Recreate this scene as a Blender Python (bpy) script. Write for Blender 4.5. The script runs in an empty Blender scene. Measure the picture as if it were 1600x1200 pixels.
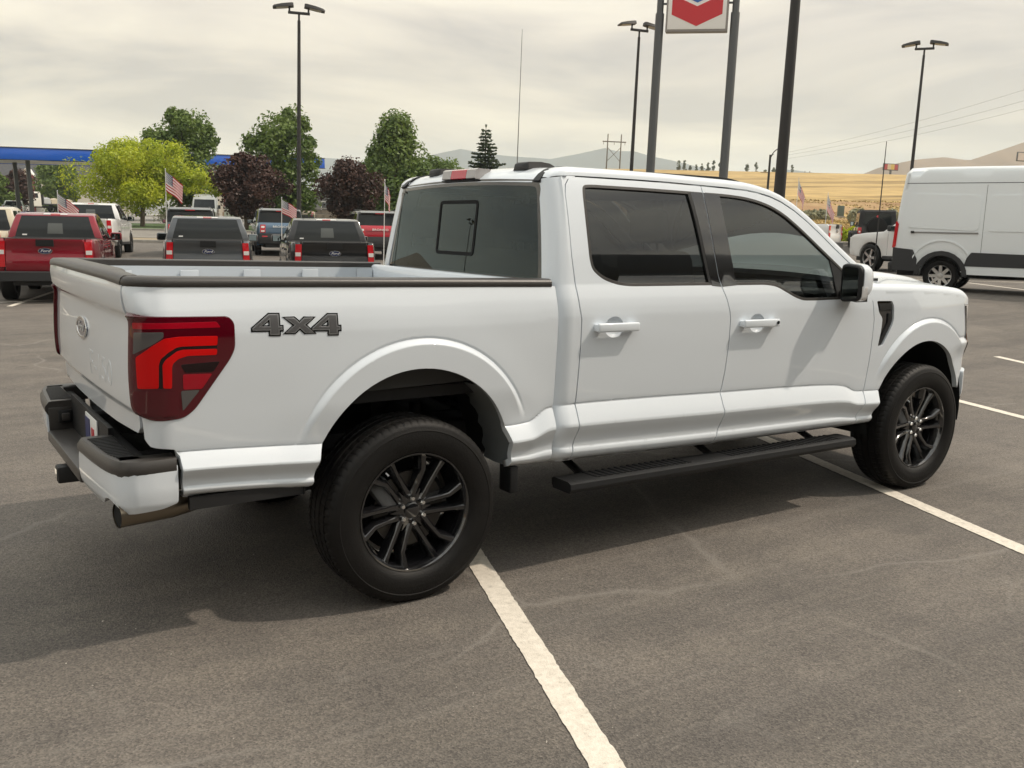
import bpy, bmesh, math, random
import numpy as np
from mathutils import Vector, Matrix
from mathutils.geometry import delaunay_2d_cdt
rng=np.random.default_rng(7); random.seed(7)
SC_=bpy.context.scene; COL=SC_.collection
R_=math.radians
# ------------------------------------------------------------------ camera
CAM=np.array([-1.857,-4.479,1.639]); YAW,PIT,ROL,FPX=R_(56.15),R_(-9.49),R_(1.19),1466.1
cf=np.array([math.cos(PIT)*math.cos(YAW),math.cos(PIT)*math.sin(YAW),math.sin(PIT)])
cr=np.array([math.sin(YAW),-math.cos(YAW),0]); cu=np.cross(cr,cf)
cr,cu=math.cos(ROL)*cr+math.sin(ROL)*cu,-math.sin(ROL)*cr+math.cos(ROL)*cu
cd=bpy.data.cameras.new('camera'); cam=bpy.data.objects.new('camera',cd); COL.objects.link(cam)
cd.sensor_fit='HORIZONTAL'; cd.sensor_width=36; cd.lens=FPX/1600*36; cd.clip_start=.05; cd.clip_end=20000
m4=Matrix.Identity(4)
for i in range(3):
    m4[i][0]=cr[i]; m4[i][1]=cu[i]; m4[i][2]=-cf[i]; m4[i][3]=CAM[i]
cam.matrix_world=m4; SC_.camera=cam
# ------------------------------------------------------------------ sky, sun, exposure
TOSUN=Vector((.72,-.38,1.0)).normalized()
sun_el=math.asin(TOSUN.z); sun_az=math.atan2(TOSUN.y,TOSUN.x)
W=bpy.data.worlds.new('World'); SC_.world=W; W.use_nodes=True
nt=W.node_tree; nt.nodes.clear(); N=nt.nodes.new; L=nt.links.new
out=N('ShaderNodeOutputWorld'); bg=N('ShaderNodeBackground'); sky=N('ShaderNodeTexSky'); sky.sky_type='NISHITA'; sky.sun_disc=False
sky.sun_elevation=sun_el; sky.sun_rotation=math.pi/2-sun_az; sky.dust_density=6; sky.air_density=1.2; sky.ozone_density=1.0
tc=N('ShaderNodeTexCoord'); sep=N('ShaderNodeSeparateXYZ'); L(tc.outputs['Generated'],sep.inputs[0])
mp=N('ShaderNodeMapping'); mp.inputs['Scale'].default_value=(1.9,1.9,9.0); mp.inputs['Location'].default_value=(.35,.2,.12); L(tc.outputs['Generated'],mp.inputs['Vector'])
n1=N('ShaderNodeTexNoise'); n1.inputs['Scale'].default_value=1.25; n1.inputs['Detail'].default_value=5; n1.inputs['Roughness'].default_value=.52; n1.inputs['Distortion'].default_value=.6
L(mp.outputs[0],n1.inputs['Vector'])
rmp=N('ShaderNodeValToRGB'); rmp.color_ramp.elements[0].position=.38; rmp.color_ramp.elements[0].color=(.47,.425,.385,1)
rmp.color_ramp.elements[1].position=.60; rmp.color_ramp.elements[1].color=(.86,.765,.61,1)
e=rmp.color_ramp.elements.new(.5); e.color=(.70,.62,.515,1)
L(n1.outputs['Fac'],rmp.inputs['Fac'])
# pale green-grey smoke low over the horizon, greyer and dimmer above it, zenith brightened out of view to lift shaded surfaces (the whole sky, all round)
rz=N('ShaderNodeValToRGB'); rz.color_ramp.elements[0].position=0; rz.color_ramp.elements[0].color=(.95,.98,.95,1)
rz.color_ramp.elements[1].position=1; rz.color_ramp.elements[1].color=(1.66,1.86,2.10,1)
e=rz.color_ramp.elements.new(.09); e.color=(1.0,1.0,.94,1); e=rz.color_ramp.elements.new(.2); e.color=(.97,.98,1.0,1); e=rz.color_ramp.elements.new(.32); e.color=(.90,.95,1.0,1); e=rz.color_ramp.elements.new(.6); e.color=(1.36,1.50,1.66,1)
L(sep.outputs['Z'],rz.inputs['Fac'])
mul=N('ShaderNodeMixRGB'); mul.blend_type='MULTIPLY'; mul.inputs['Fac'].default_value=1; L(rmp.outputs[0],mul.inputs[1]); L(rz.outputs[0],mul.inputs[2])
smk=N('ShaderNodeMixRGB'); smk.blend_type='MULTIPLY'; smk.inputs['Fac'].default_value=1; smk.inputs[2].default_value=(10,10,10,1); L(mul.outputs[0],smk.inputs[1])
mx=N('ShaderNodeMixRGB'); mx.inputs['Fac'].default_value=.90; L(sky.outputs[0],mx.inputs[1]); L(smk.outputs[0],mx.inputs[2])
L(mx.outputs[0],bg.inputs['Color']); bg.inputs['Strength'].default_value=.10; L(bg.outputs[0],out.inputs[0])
sd=bpy.data.lights.new('sun','SUN'); sd.energy=2.05; sd.angle=R_(1.6); sd.color=(1.0,.88,.74)
so=bpy.data.objects.new('sun',sd); COL.objects.link(so); so.rotation_euler=TOSUN.to_track_quat('Z','Y').to_euler(); so.location=(0,0,60)
VS=SC_.view_settings; VS.view_transform='Standard'; VS.look='None'; VS.exposure=.44; VS.gamma=1; VS.use_curve_mapping=False
SC_.render.engine='CYCLES'; CY=SC_.cycles; CY.use_denoising=True; CY.max_bounces=7; CY.transparent_max_bounces=10; CY.diffuse_bounces=3; CY.glossy_bounces=4; CY.transmission_bounces=4; CY.use_adaptive_sampling=True; CY.adaptive_threshold=.015; CY.volume_bounces=1
CY.caustics_reflective=False; CY.caustics_refractive=False; CY.sample_clamp_indirect=6
# ------------------------------------------------------------------ materials
MATS={}
def mat(name,col,rough=.5,metal=0.,coat=0.,spec=.5,var=0.,vs=4.,bump=0.,bs=60.,emis=0.,alpha=1.,sheen=0.,det=4.,col2=None,coords='Object',vlo=.3,vhi=.7,crough=.03):
    if name in MATS: return MATS[name]
    m=bpy.data.materials.new(name); m.use_nodes=True; t=m.node_tree; b=t.nodes['Principled BSDF']
    b.inputs['Base Color'].default_value=(*col,1); b.inputs['Roughness'].default_value=rough; b.inputs['Metallic'].default_value=metal
    b.inputs['Coat Weight'].default_value=coat; b.inputs['Coat Roughness'].default_value=crough; b.inputs['Specular IOR Level'].default_value=spec
    if emis: b.inputs['Emission Color'].default_value=(*col,1); b.inputs['Emission Strength'].default_value=emis
    if alpha<1: b.inputs['Alpha'].default_value=alpha
    if var or bump or col2:
        c=t.nodes.new('ShaderNodeTexCoord')
    if var or col2:
        n=t.nodes.new('ShaderNodeTexNoise'); n.inputs['Scale'].default_value=vs; n.inputs['Detail'].default_value=det; n.inputs['Roughness'].default_value=.6
        t.links.new(c.outputs[coords],n.inputs['Vector'])
        r=t.nodes.new('ShaderNodeValToRGB'); r.color_ramp.elements[0].position=vlo; r.color_ramp.elements[1].position=vhi
        c2=col2 if col2 else tuple(x*(1+var) for x in col); c1=col if col2 else tuple(x*(1-var) for x in col)
        r.color_ramp.elements[0].color=(*c1,1); r.color_ramp.elements[1].color=(*c2,1)
        t.links.new(n.outputs['Fac'],r.inputs['Fac']); t.links.new(r.outputs[0],b.inputs['Base Color'])
    if bump:
        n=t.nodes.new('ShaderNodeTexNoise'); n.inputs['Scale'].default_value=bs; n.inputs['Detail'].default_value=3
        t.links.new(c.outputs[coords],n.inputs['Vector'])
        bp=t.nodes.new('ShaderNodeBump'); bp.inputs['Strength'].default_value=bump; bp.inputs['Distance'].default_value=.01
        t.links.new(n.outputs['Fac'],bp.inputs['Height']); t.links.new(bp.outputs[0],b.inputs['Normal'])
    MATS[name]=m; return m
def glassmat(name,tint,ior=1.5,rough=.0,refl=(.95,.97,.97)):
    """tinted pane: Fresnel reflection over a tinted see-through body"""
    if name in MATS: return MATS[name]
    m=bpy.data.materials.new(name); m.use_nodes=True; t=m.node_tree; t.nodes.clear()
    o=t.nodes.new('ShaderNodeOutputMaterial'); g=t.nodes.new('ShaderNodeBsdfGlossy'); g.inputs['Roughness'].default_value=rough; g.inputs['Color'].default_value=(*refl,1)
    tr=t.nodes.new('ShaderNodeBsdfTransparent'); tr.inputs['Color'].default_value=(*tint,1)
    f=t.nodes.new('ShaderNodeFresnel'); f.inputs['IOR'].default_value=ior; mm=t.nodes.new('ShaderNodeMixShader')
    t.links.new(f.outputs[0],mm.inputs[0]); t.links.new(tr.outputs[0],mm.inputs[1]); t.links.new(g.outputs[0],mm.inputs[2]); t.links.new(mm.outputs[0],o.inputs[0])
    MATS[name]=m; return m
# ------------------------------------------------------------------ mesh helpers
def mk(name,V,F,m,parent=None,Nv=None,sharp=None,kind=None):
    me=bpy.data.meshes.new(name); me.from_pydata([tuple(map(float,v)) for v in V],[],[tuple(map(int,f)) for f in F])
    if m: me.materials.append(m)
    if Nv is not None:
        me.polygons.foreach_set('use_smooth',[True]*len(me.polygons)); me.normals_split_custom_set_from_vertices([tuple(map(float,n)) for n in Nv])
    elif sharp is not None:
        me.polygons.foreach_set('use_smooth',[True]*len(me.polygons))
        if sharp<180: me.set_sharp_from_angle(angle=R_(sharp))
    me.update()
    o=bpy.data.objects.new(name,me); COL.objects.link(o)
    if parent: o.parent=parent
    if kind: o['kind']=kind
    return o
def tag(o,label,cat,group=None):
    o['label']=label; o['category']=cat
    if group: o['group']=group
    return o
def empty(name,loc=(0,0,0),rz=0.,parent=None):
    o=bpy.data.objects.new(name,None); COL.objects.link(o); o.location=loc; o.rotation_euler=(0,0,rz); o.empty_display_size=.2
    if parent: o.parent=parent
    return o
def thing(name,label,cat,loc=(0,0,0),rz=0.,group=None): return tag(empty(name,loc,rz),label,cat,group)
def copy_tree(o,parent=None):
    c=o.copy(); COL.objects.link(c); c.parent=parent
    for ch in o.children: copy_tree(ch,c)
    return c
def from_bm(name,bm,m,parent=None,sharp=30):
    bmesh.ops.recalc_face_normals(bm,faces=bm.faces)
    me=bpy.data.meshes.new(name); bm.to_mesh(me); bm.free()
    if m: me.materials.append(m)
    if sharp is not None:
        me.polygons.foreach_set('use_smooth',[True]*len(me.polygons)); me.set_sharp_from_angle(angle=R_(sharp))
    o=bpy.data.objects.new(name,me); COL.objects.link(o)
    if parent: o.parent=parent
    return o
def bm_box(bm,c,s,bev=0.,seg=2,rot=None):
    v=bmesh.ops.create_cube(bm,size=1.)['verts']
    bmesh.ops.scale(bm,vec=s,verts=v)
    if bev>0:
        es=list({e for x in v for e in x.link_edges}); r=bmesh.ops.bevel(bm,geom=es,offset=bev,segments=seg,affect='EDGES',profile=.5)
        v=list({x for f in r['faces'] for x in f.verts}|{x for x in v if x.is_valid})
    if rot is not None: bmesh.ops.rotate(bm,cent=(0,0,0),matrix=rot,verts=v)
    bmesh.ops.translate(bm,vec=c,verts=v); return v
def box(name,c,s,m,parent=None,bev=.0,seg=2,rot=None):
    bm=bmesh.new(); bm_box(bm,c,s,bev,seg,rot); return from_bm(name,bm,m,parent,35)
def orient(p,ccw=True):
    p=np.asarray(p,float); a=.5*np.sum(p[:,0]*np.roll(p[:,1],-1)-np.roll(p[:,0],-1)*p[:,1])
    return p if (a>0)==ccw else p[::-1]
def resample(p,g):
    o=[]
    for a,b in zip(p,np.roll(p,-1,0)):
        n=max(1,int(math.ceil(np.linalg.norm(b-a)/g))); o+= [a+(b-a)*k/n for k in range(n)]
    return np.array(o)
def inside(q,loops):
    r=np.zeros(len(q),bool)
    for lp in loops:
        a=lp; b=np.roll(lp,-1,0)
        for (x1,y1),(x2,y2) in zip(a,b):
            if y1==y2: continue
            c=((y1>q[:,1])!=(y2>q[:,1]))&(q[:,0]<(x2-x1)*(q[:,1]-y1)/(y2-y1)+x1); r^=c
    return r
def smooth_poly(p,it=1,keep=()):
    """Chaikin corner cutting of a closed outline"""
    p=np.asarray(p,float)
    for _ in range(it):
        q=np.roll(p,-1,0); p=np.stack([.75*p+.25*q,.25*p+.75*q],1).reshape(-1,2)
    return p
def round_poly(p,r,seg=5):
    p=np.asarray(p,float); n=len(p); o=[]
    rr=r if hasattr(r,'__len__') else [r]*n
    for i in range(n):
        a,b,c=p[i-1],p[i],p[(i+1)%n]; la,lc=np.linalg.norm(a-b),np.linalg.norm(c-b); k=min(rr[i],.45*la,.45*lc)
        if k<1e-5: o.append(b); continue
        s,e=b+(a-b)/la*k,b+(c-b)/lc*k
        for t in np.linspace(0,1,seg+1): o.append((1-t)**2*s+2*t*(1-t)*b+t*t*e)
    return np.array(o)
def inset(p,d):
    p=orient(p); a=np.roll(p,1,0); b=np.roll(p,-1,0)
    e1=p-a; e2=b-p; e1/=np.linalg.norm(e1,axis=1)[:,None]+1e-12; e2/=np.linalg.norm(e2,axis=1)[:,None]+1e-12
    n1=np.stack([-e1[:,1],e1[:,0]],1); n2=np.stack([-e2[:,1],e2[:,0]],1); n=n1+n2; n/=np.linalg.norm(n,axis=1)[:,None]+1e-12
    k=1/np.clip((n*n1).sum(1),.5,1); return p+n*(d*k)[:,None]
def tri2d(loops,grid,feat=None):
    """constrained triangulation of outlines (first outer, others holes) with an interior grid"""
    pts=np.concatenate(loops); lo,hi=pts.min(0),pts.max(0); edges=[]; b=0
    for lp in loops:
        n=len(lp); edges+=[(b+i,b+(i+1)%n) for i in range(n)]; b+=n
    if grid:
        gx=np.arange(lo[0]+grid*.5,hi[0],grid); gy=np.arange(lo[1]+grid*.5,hi[1],grid)
        if len(gx) and len(gy):
            q=np.stack(np.meshgrid(gx,gy),-1).reshape(-1,2); q=q[inside(q,loops)]
            keep=np.ones(len(q),bool)
            for k in range(0,len(q),2000):
                d=((q[k:k+2000,None,:]-pts[None])**2).sum(-1).min(1); keep[k:k+2000]=d>(.5*grid)**2
            q=q[keep]
            if feat is not None and len(feat):
                ft=feat[inside(feat,loops)]; kb=np.ones(len(ft),bool)
                for k in range(0,len(ft),2000): kb[k:k+2000]=((ft[k:k+2000,None,:]-pts[None])**2).sum(-1).min(1)>.004**2
                ft=ft[kb]; kq=np.ones(len(q),bool)
                if len(ft):
                    for k in range(0,len(q),1500): kq[k:k+1500]=((q[k:k+1500,None,:]-ft[None])**2).sum(-1).min(1)>(.55*grid)**2
                q=np.concatenate([q[kq],ft])
            pts=np.concatenate([pts,q])
    r=delaunay_2d_cdt([Vector(p) for p in pts],edges,[],0,1e-7,False)
    v=np.array([tuple(p) for p in r[0]]); f=np.array([t for t in r[2] if len(t)==3])
    c=v[f].mean(1); f=f[inside(c,loops)]
    return v,f
def panel(name,loops,M,m,parent=None,grid=.02,off=0.,flange=.02,mirror=False,rim=.0015,outdir=(0,-1,0),feat=None):
    """sheet-metal style panel: outline(s) in (u,v), mapped by M to space, edges rolled over and turned in"""
    L2=[resample(orient(l,i==0),grid) for i,l in enumerate(loops)]
    v,f=tri2d(L2,grid,feat)
    def geo(q):
        e=1e-4; P=M(q[:,0],q[:,1]); du=(M(q[:,0]+e,q[:,1])-M(q[:,0]-e,q[:,1]))/(2*e); dv=(M(q[:,0],q[:,1]+e)-M(q[:,0],q[:,1]-e))/(2*e)
        n=np.cross(du,dv); n/=np.linalg.norm(n,axis=1)[:,None]+1e-12
        return P,n,du,dv
    P,n,_,_=geo(v); sg=1. if (n@np.array(outdir)).sum()>0 else -1.
    n=n*sg; P=P+n*off
    if sg<0: f=f[:,::-1]
    V=[P]; Nn=[n]; F=[tuple(t) for t in f]; b=len(P)
    if flange:
        for l in L2:
            Q,qn,du,dv=geo(l); qn=qn*sg; Q=Q+qn*off
            t=np.roll(l,-1,0)-np.roll(l,1,0); o2=np.stack([t[:,1],-t[:,0]],1); o2/=np.linalg.norm(o2,axis=1)[:,None]+1e-12
            o3=du*o2[:,:1]+dv*o2[:,1:]; o3-=qn*(o3*qn).sum(1)[:,None]; o3/=np.linalg.norm(o3,axis=1)[:,None]+1e-12
            B=Q+rim*o3-rim*qn; C=B-flange*qn; k=len(l)
            V+=[Q,B,C]; Nn+=[qn,o3,o3]
            for i in range(k):
                j=(i+1)%k
                for a in (0,1):
                    q=(b+a*k+i,b+a*k+j,b+(a+1)*k+j,b+(a+1)*k+i)
                    F.append(q[::-1] if sg>0 else q)
            b+=3*k
    V=np.concatenate(V); Nn=np.concatenate(Nn)
    if mirror: V=V*[1,-1,1]; Nn=Nn*[1,-1,1]; F=[t[::-1] for t in F]
    return mk(name,V,F,m,parent,Nv=Nn)
def lathe(name,prof,m,parent=None,seg=48,axis='y',c=(0,0,0),sharp=35,closed=False):
    prof=np.asarray(prof,float); V=[]; F=[]; n=len(prof)
    for k in range(seg):
        a=2*math.pi*k/seg; ca,sa=math.cos(a),math.sin(a)
        for r,h in prof:
            V.append({'y':(r*ca,h,r*sa),'z':(r*ca,r*sa,h),'x':(h,r*ca,r*sa)}[axis])
    for k in range(seg):
        k2=(k+1)%seg
        for i in range(n-1 if not closed else n):
            j=(i+1)%n; F.append((k*n+i,k*n+j,k2*n+j,k2*n+i))
    V=np.array(V)+np.array(c)
    o=mk(name,V,F,m,parent,sharp=sharp)
    bm=bmesh.new(); bm.from_mesh(o.data); bmesh.ops.remove_doubles(bm,verts=bm.verts,dist=1e-6); bmesh.ops.recalc_face_normals(bm,faces=bm.faces); bm.to_mesh(o.data); bm.free()
    return o
def tube(name,path,rad,m,parent=None,seg=10,caps=True,sharp=40):
    path=np.asarray(path,float); n=len(path); rad=np.broadcast_to(np.asarray(rad,float),(n,)); V=[]; F=[]; up=None
    for i in range(n):
        t=path[min(i+1,n-1)]-path[max(i-1,0)]; t/=np.linalg.norm(t)
        if up is None: up=np.array([0,0,1.]) if abs(t[2])<.9 else np.array([1.,0,0])
        a=np.cross(t,up); a/=np.linalg.norm(a); up=np.cross(a,t)
        for k in range(seg):
            th=2*math.pi*k/seg; V.append(path[i]+rad[i]*(a*math.cos(th)+up*math.sin(th)))
    for i in range(n-1):
        for k in range(seg):
            k2=(k+1)%seg; F.append((i*seg+k,i*seg+k2,(i+1)*seg+k2,(i+1)*seg+k))
    if caps: F.append(tuple(range(seg))[::-1]); F.append(tuple((n-1)*seg+k for k in range(seg)))
    o=mk(name,V,F,m,parent,sharp=sharp)
    return o
def sweep(name,secs,m,parent=None,closed=True,caps=True,sharp=35):
    """loft through equal-length 3D sections"""
    secs=[np.asarray(s,float) for s in secs]; n=len(secs[0]); V=np.concatenate(secs); F=[]
    for i in range(len(secs)-1):
        for k in range(n if closed else n-1):
            k2=(k+1)%n; F.append((i*n+k,i*n+k2,(i+1)*n+k2,(i+1)*n+k))
    if caps and closed: F.append(tuple(range(n))[::-1]); F.append(tuple((len(secs)-1)*n+k for k in range(n)))
    o=mk(name,V,F,m,parent,sharp=sharp)
    bm=bmesh.new(); bm.from_mesh(o.data); bmesh.ops.recalc_face_normals(bm,faces=bm.faces); bm.to_mesh(o.data); bm.free(); o.data.polygons.foreach_set('use_smooth',[True]*len(o.data.polygons))
    if sharp is not None: o.data.set_sharp_from_angle(angle=R_(sharp))
    return o
def prism(name,poly,depth,m,parent=None,frame=None,bev=0.,sharp=35):
    """extruded outline; frame=(origin,u,v) axes, extruded along u x v by depth"""
    p=orient(poly); bm=bmesh.new()
    O,U,Vv=(np.array(a,float) for a in (frame or ((0,0,0),(1,0,0),(0,1,0)))); Wn=np.cross(U,Vv); Wn/=np.linalg.norm(Wn)
    a=[bm.verts.new(O+U*x+Vv*y) for x,y in p]; f=bm.faces.new(a)
    r=bmesh.ops.extrude_face_region(bm,geom=[f]); vs=[g for g in r['geom'] if isinstance(g,bmesh.types.BMVert)]
    bmesh.ops.translate(bm,vec=Wn*depth,verts=vs)
    if bev:
        es=[e for e in bm.edges if all(v in vs for v in e.verts)]
        bmesh.ops.bevel(bm,geom=es,offset=bev,segments=2,affect='EDGES',profile=.5)
    bmesh.ops.triangulate(bm,faces=[f for f in bm.faces if len(f.verts)>4])
    return from_bm(name,bm,m,parent,sharp)
def text_obj(name,s,size,m,parent,loc,U,Vv,depth=.002,shear=0.,align='CENTER',sx=1.):
    c=bpy.data.curves.new(name,'FONT'); c.body=s; c.size=size; c.extrude=depth; c.align_x=align; c.align_y='CENTER'; c.shear=shear; c.resolution_u=3
    t=bpy.data.objects.new(name,c); COL.objects.link(t); dg=bpy.context.evaluated_depsgraph_get()
    me=bpy.data.meshes.new_from_object(t.evaluated_get(dg)); bpy.data.objects.remove(t); bpy.data.curves.remove(c)
    U=np.array(U,float); Vv=np.array(Vv,float); Wn=np.cross(U,Vv); n=len(me.vertices); co=np.empty(n*3); me.vertices.foreach_get('co',co); co=co.reshape(-1,3)
    q=np.array(loc)+co[:,:1]*sx*U+co[:,1:2]*Vv+co[:,2:]*Wn
    me.vertices.foreach_set('co',q.ravel()); me.materials.clear(); me.materials.append(m); me.update()
    o=bpy.data.objects.new(name,me); COL.objects.link(o); o.parent=parent; return o
def pchip(xs,ys):
    xs=np.array(xs,float); ys=np.array(ys,float); h=np.diff(xs); dl=np.diff(ys)/h
    m=np.zeros_like(xs); m[0]=dl[0]; m[-1]=dl[-1]
    for i in range(1,len(xs)-1):
        if dl[i-1]*dl[i]>0:
            w1=2*h[i]+h[i-1]; w2=h[i]+2*h[i-1]; m[i]=(w1+w2)/(w1/dl[i-1]+w2/dl[i])
    def f(x):
        x=np.clip(np.asarray(x,float),xs[0],xs[-1]); i=np.clip(np.searchsorted(xs,x)-1,0,len(xs)-2)
        t=(x-xs[i])/h[i]
        return ys[i]*(1+2*t)*(1-t)**2+h[i]*m[i]*t*(1-t)**2+ys[i+1]*t*t*(3-2*t)+h[i]*m[i+1]*t*t*(t-1)
    return f
def sst(a,b,x):
    t=np.clip((np.asarray(x,float)-a)/(b-a),0,1); return t*t*(3-2*t)
zbot=pchip([-1.3,-1.0,-.48,.56,.75,1.83,3.03,3.3,4.5],[.60,.60,.57,.527,.521,.49,.473,.47,.47])
zcre=pchip([-1.3,-.99,-.43,.2,.50,.60,.72,.86,1.26,1.85,2.36,2.82,2.93,3.04,3.3,4.5],[.79,.786,.76,.745,.742,.746,.803,.809,.803,.786,.773,.752,.735,.697,.689,.67])
_lo=pchip([0,.05,.12,.185,.225,.27,.33,.60,.632,.665,.70,.95,.975,1],[.908,.938,.956,.9625,.9605,.955,.9565,.9865,.9892,.9885,.985,.9545,.9505,.951])
_up=pchip([0,.015,.04,.3,.6,.72,.79,.86,.93,1.0],[.953,.955,.957,.968,.976,.977,.9735,.966,.955,.942])
_tum=pchip([1.38,1.5,1.64,1.77,1.86,1.95],[.942,.918,.886,.850,.820,.780])
def wside(x,z):
    x=np.asarray(x,float); z=np.asarray(z,float)
    zb=zbot(x); zc=zcre(x)
    w=np.where(z<zc,_lo(np.clip((z-zb)/(zc-zb),0,1)),np.where(z<1.38,_up(np.clip((z-zc)/(1.38-zc),0,1)),_tum(z)))
    w=w-.004*((x-1.5)/2.6)**2
    for cx,cz,R1,lx,lz,R0 in ((.03,.586,.579,.015,.55,.49),(3.72,.55,.565,3.68,.49,.485)):
        r=np.hypot(x-cx,z-cz)
        fade=sst(.74,.93,z)
        a=sst(-.001,.026,R1-r)
        w=w+fade*(.020*a-.004*np.exp(-((r-R1-.001)/.006)**2)+ .012*np.exp(-((np.maximum(r-R1,0))/.10)**2)*.5)
        r0=np.hypot(x-lx,z-lz); w=w+.012*(1-fade)*sst(.16,.0,r0-R0)*sst(.5,.6,z)
    w=w+(.968-w)*sst(3.98,4.12,x)*sst(.95,.80,z)
    w=w-.022*sst(3.4,4.3,x)
    return w
_tp=pchip([.80,.915,.94,1.05,1.20,1.268,1.285,1.30,1.345,1.375,1.40,1.42],[-.020,-.016,.006,.010,.004,.000,.004,.018,.028,.030,.026,.022])
# bedside corner mapping
S0,RC=-1.0,.112
def Mbed(s,z):
    s=np.asarray(s,float); z=np.asarray(z,float)
    w=wside(np.maximum(s,S0),z); th=np.clip((S0-s)/RC,0,np.pi/2)
    ex=_tp(z)*sst(.45,1.35,th); return np.stack([np.where(s>=S0,s,S0-(RC+ex)*np.sin(th)), -(w-RC+(RC+ex)*np.cos(th)), z+0*s],-1)
def Mlamp(s,z):
    s=np.asarray(s,float); P=Mbed(s,z); th=np.clip((S0-s)/RC,0,np.pi/2); k=.014*sst(.35,1.25,th); P=P.copy(); P[...,0]-=k*np.sin(th); P[...,1]-=k*np.cos(th); return P
SF,RF=4.10,.24
def Mfen(s,z):
    s=np.asarray(s,float); z=np.asarray(z,float)
    w=wside(np.minimum(s,SF),z); th=np.clip((s-SF)/RF,0,np.pi/2)
    return np.stack([np.where(s<=SF,s,SF+RF*np.sin(th)), -(w-RF*(1-np.cos(th))), z+0*s],-1)
SC,RCC=.838,.085
def rakex(z): return .055*np.clip((np.asarray(z,float)-1.38)/.5,0,1.2)
def Mcab(s,z):
    s=np.asarray(s,float); z=np.asarray(z,float)
    w=wside(np.maximum(s,SC),z); th=np.clip((SC-s)/RCC,0,np.pi/2)
    ex=np.clip((SC-s)-RCC*np.pi/2,0,None)
    x=np.where(s>=SC,s,SC-RCC*np.sin(th))+rakex(z)*sst(.87,.79,s)
    return np.stack([x,-(w-RCC*(1-np.cos(th))-ex),z+0*s],-1)

def featR(cx,cz,R1,a0,a1): return np.array([(cx+(R1+d)*math.cos(a),cz+(R1+d)*math.sin(a)) for d in (.030,.014,.008,.003,-.002,-.007,-.013,-.020,-.028,-.04) for a in np.linspace(R_(a0),R_(a1),int(R1*abs(a1-a0)/57.3/.013))])
def featC(x0,x1): 
    xs=np.arange(x0,x1,.014); zb,zc=zbot(xs),zcre(xs)
    return np.concatenate([np.stack([xs,zb+(zc-zb)*t],1) for i,t in enumerate((.06,.12,.16,.19,.215,.245,.28,.34,.5,.58,.612,.632,.652,.68,.72,.93,.95,.965,.98,.99,1.0,1.01,1.03,1.05))])
FB=np.concatenate([featR(.03,.586,.579,22,158),featC(-1.0,.74)])
FD=featC(.86,3.13)
FF=np.concatenate([featR(3.72,.55,.565,18,162),featC(3.05,3.3)])
FC=featC(.76,.90)
# ================================================================== materials of the vehicles
def paint(name,col,rough=.32,metal=0.,flake=0.): return mat(name,col,rough=rough,metal=metal,coat=1.,spec=.25)
M_WHITE=paint('ice_white_paint',(.70,.75,.80))
M_BLKPL=mat('black_plastic',(.011,.0115,.0125),rough=.5,spec=.35,bump=.12,bs=350)
M_CAP=mat('rail_cap_plastic',(.044,.040,.037),rough=.36,bump=.1,bs=300)
M_GLOSSB=mat('gloss_black',(.007,.007,.008),rough=.10,coat=1.,spec=.6)
M_RUBBER=mat('tyre_rubber',(.0055,.0050,.0047),rough=.58,spec=.28,var=.25,vs=14,bump=.15,bs=120)
M_LINER=mat('wheel_liner',(.012,.0125,.013),rough=.8,spec=.2)
M_INNER=mat('inner_panel_grey',(.10,.105,.11),rough=.6)
M_STEEL=mat('chassis_black',(.012,.012,.013),rough=.6)
M_CHROME=mat('chrome',(.75,.75,.74),rough=.14,metal=1.)
M_ALU=mat('alloy_silver',(.52,.53,.54),rough=.28,metal=1.)
M_EXH=mat('exhaust_steel',(.20,.17,.13),rough=.38,metal=1.)
M_REDL=mat('lamp_red',(.60,.001,.0015),rough=.25,spec=.25,coat=.25)
M_REDD=mat('lamp_dark_red',(.075,.001,.006),rough=.07,spec=.4,coat=.5)
M_REDM=mat('lamp_mid_red',(.32,.002,.012),rough=.15,spec=.3,coat=.5)
M_LBLK=mat('lamp_black',(.010,.003,.004),rough=.15,spec=.3,coat=.3)
M_LGRY=mat('lamp_smoked',(.085,.08,.08),rough=.12,coat=.6)
M_CLEAR=mat('lamp_clear',(.62,.61,.60),rough=.12,coat=1.)
M_AMBER=mat('lamp_amber',(.55,.17,.04),rough=.15,coat=1.)
M_GLDARK=glassmat('privacy_glass',(.05,.055,.055),ior=1.75)
M_GLREAR=glassmat('rear_privacy_glass',(.04,.05,.053),ior=1.58,refl=(.80,.95,1.0))
M_GLFRONT=glassmat('front_glass',(.30,.33,.32),ior=1.75)
M_SHIELD=glassmat('windshield_glass',(.72,.76,.74),ior=1.5)
M_SEAT=mat('seat_cloth',(.06,.06,.062),rough=.8)
M_DARKIN=mat('cabin_black',(.018,.018,.02),rough=.7)
M_SILV=mat('silver_badge',(.45,.46,.47),rough=.3,metal=.8)
M_GREYB=mat('grey_badge',(.13,.13,.135),rough=.35,metal=.4)
M_BLUEB=mat('badge_blue',(.01,.02,.08),rough=.2,coat=1.)
M_WHT=mat('plain_white',(.75,.75,.73),rough=.4)
M_MIRROR=mat('mirror_glass',(.35,.40,.40),rough=.02,metal=1.)
# ================================================================== the white pickup
T=thing('pickup_truck','large white crew cab pickup with 4x4 badge, black wheels and running boards','pickup truck')
GA=.004   # half of a shut line
def Mside(x,z):
    x=np.asarray(x,float); z=np.asarray(z,float); return np.stack([x,-wside(x,z),z+0*x],-1)
ZTOP=lambda x:1.402-.0165*(np.asarray(x,float)+1.11)
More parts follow.
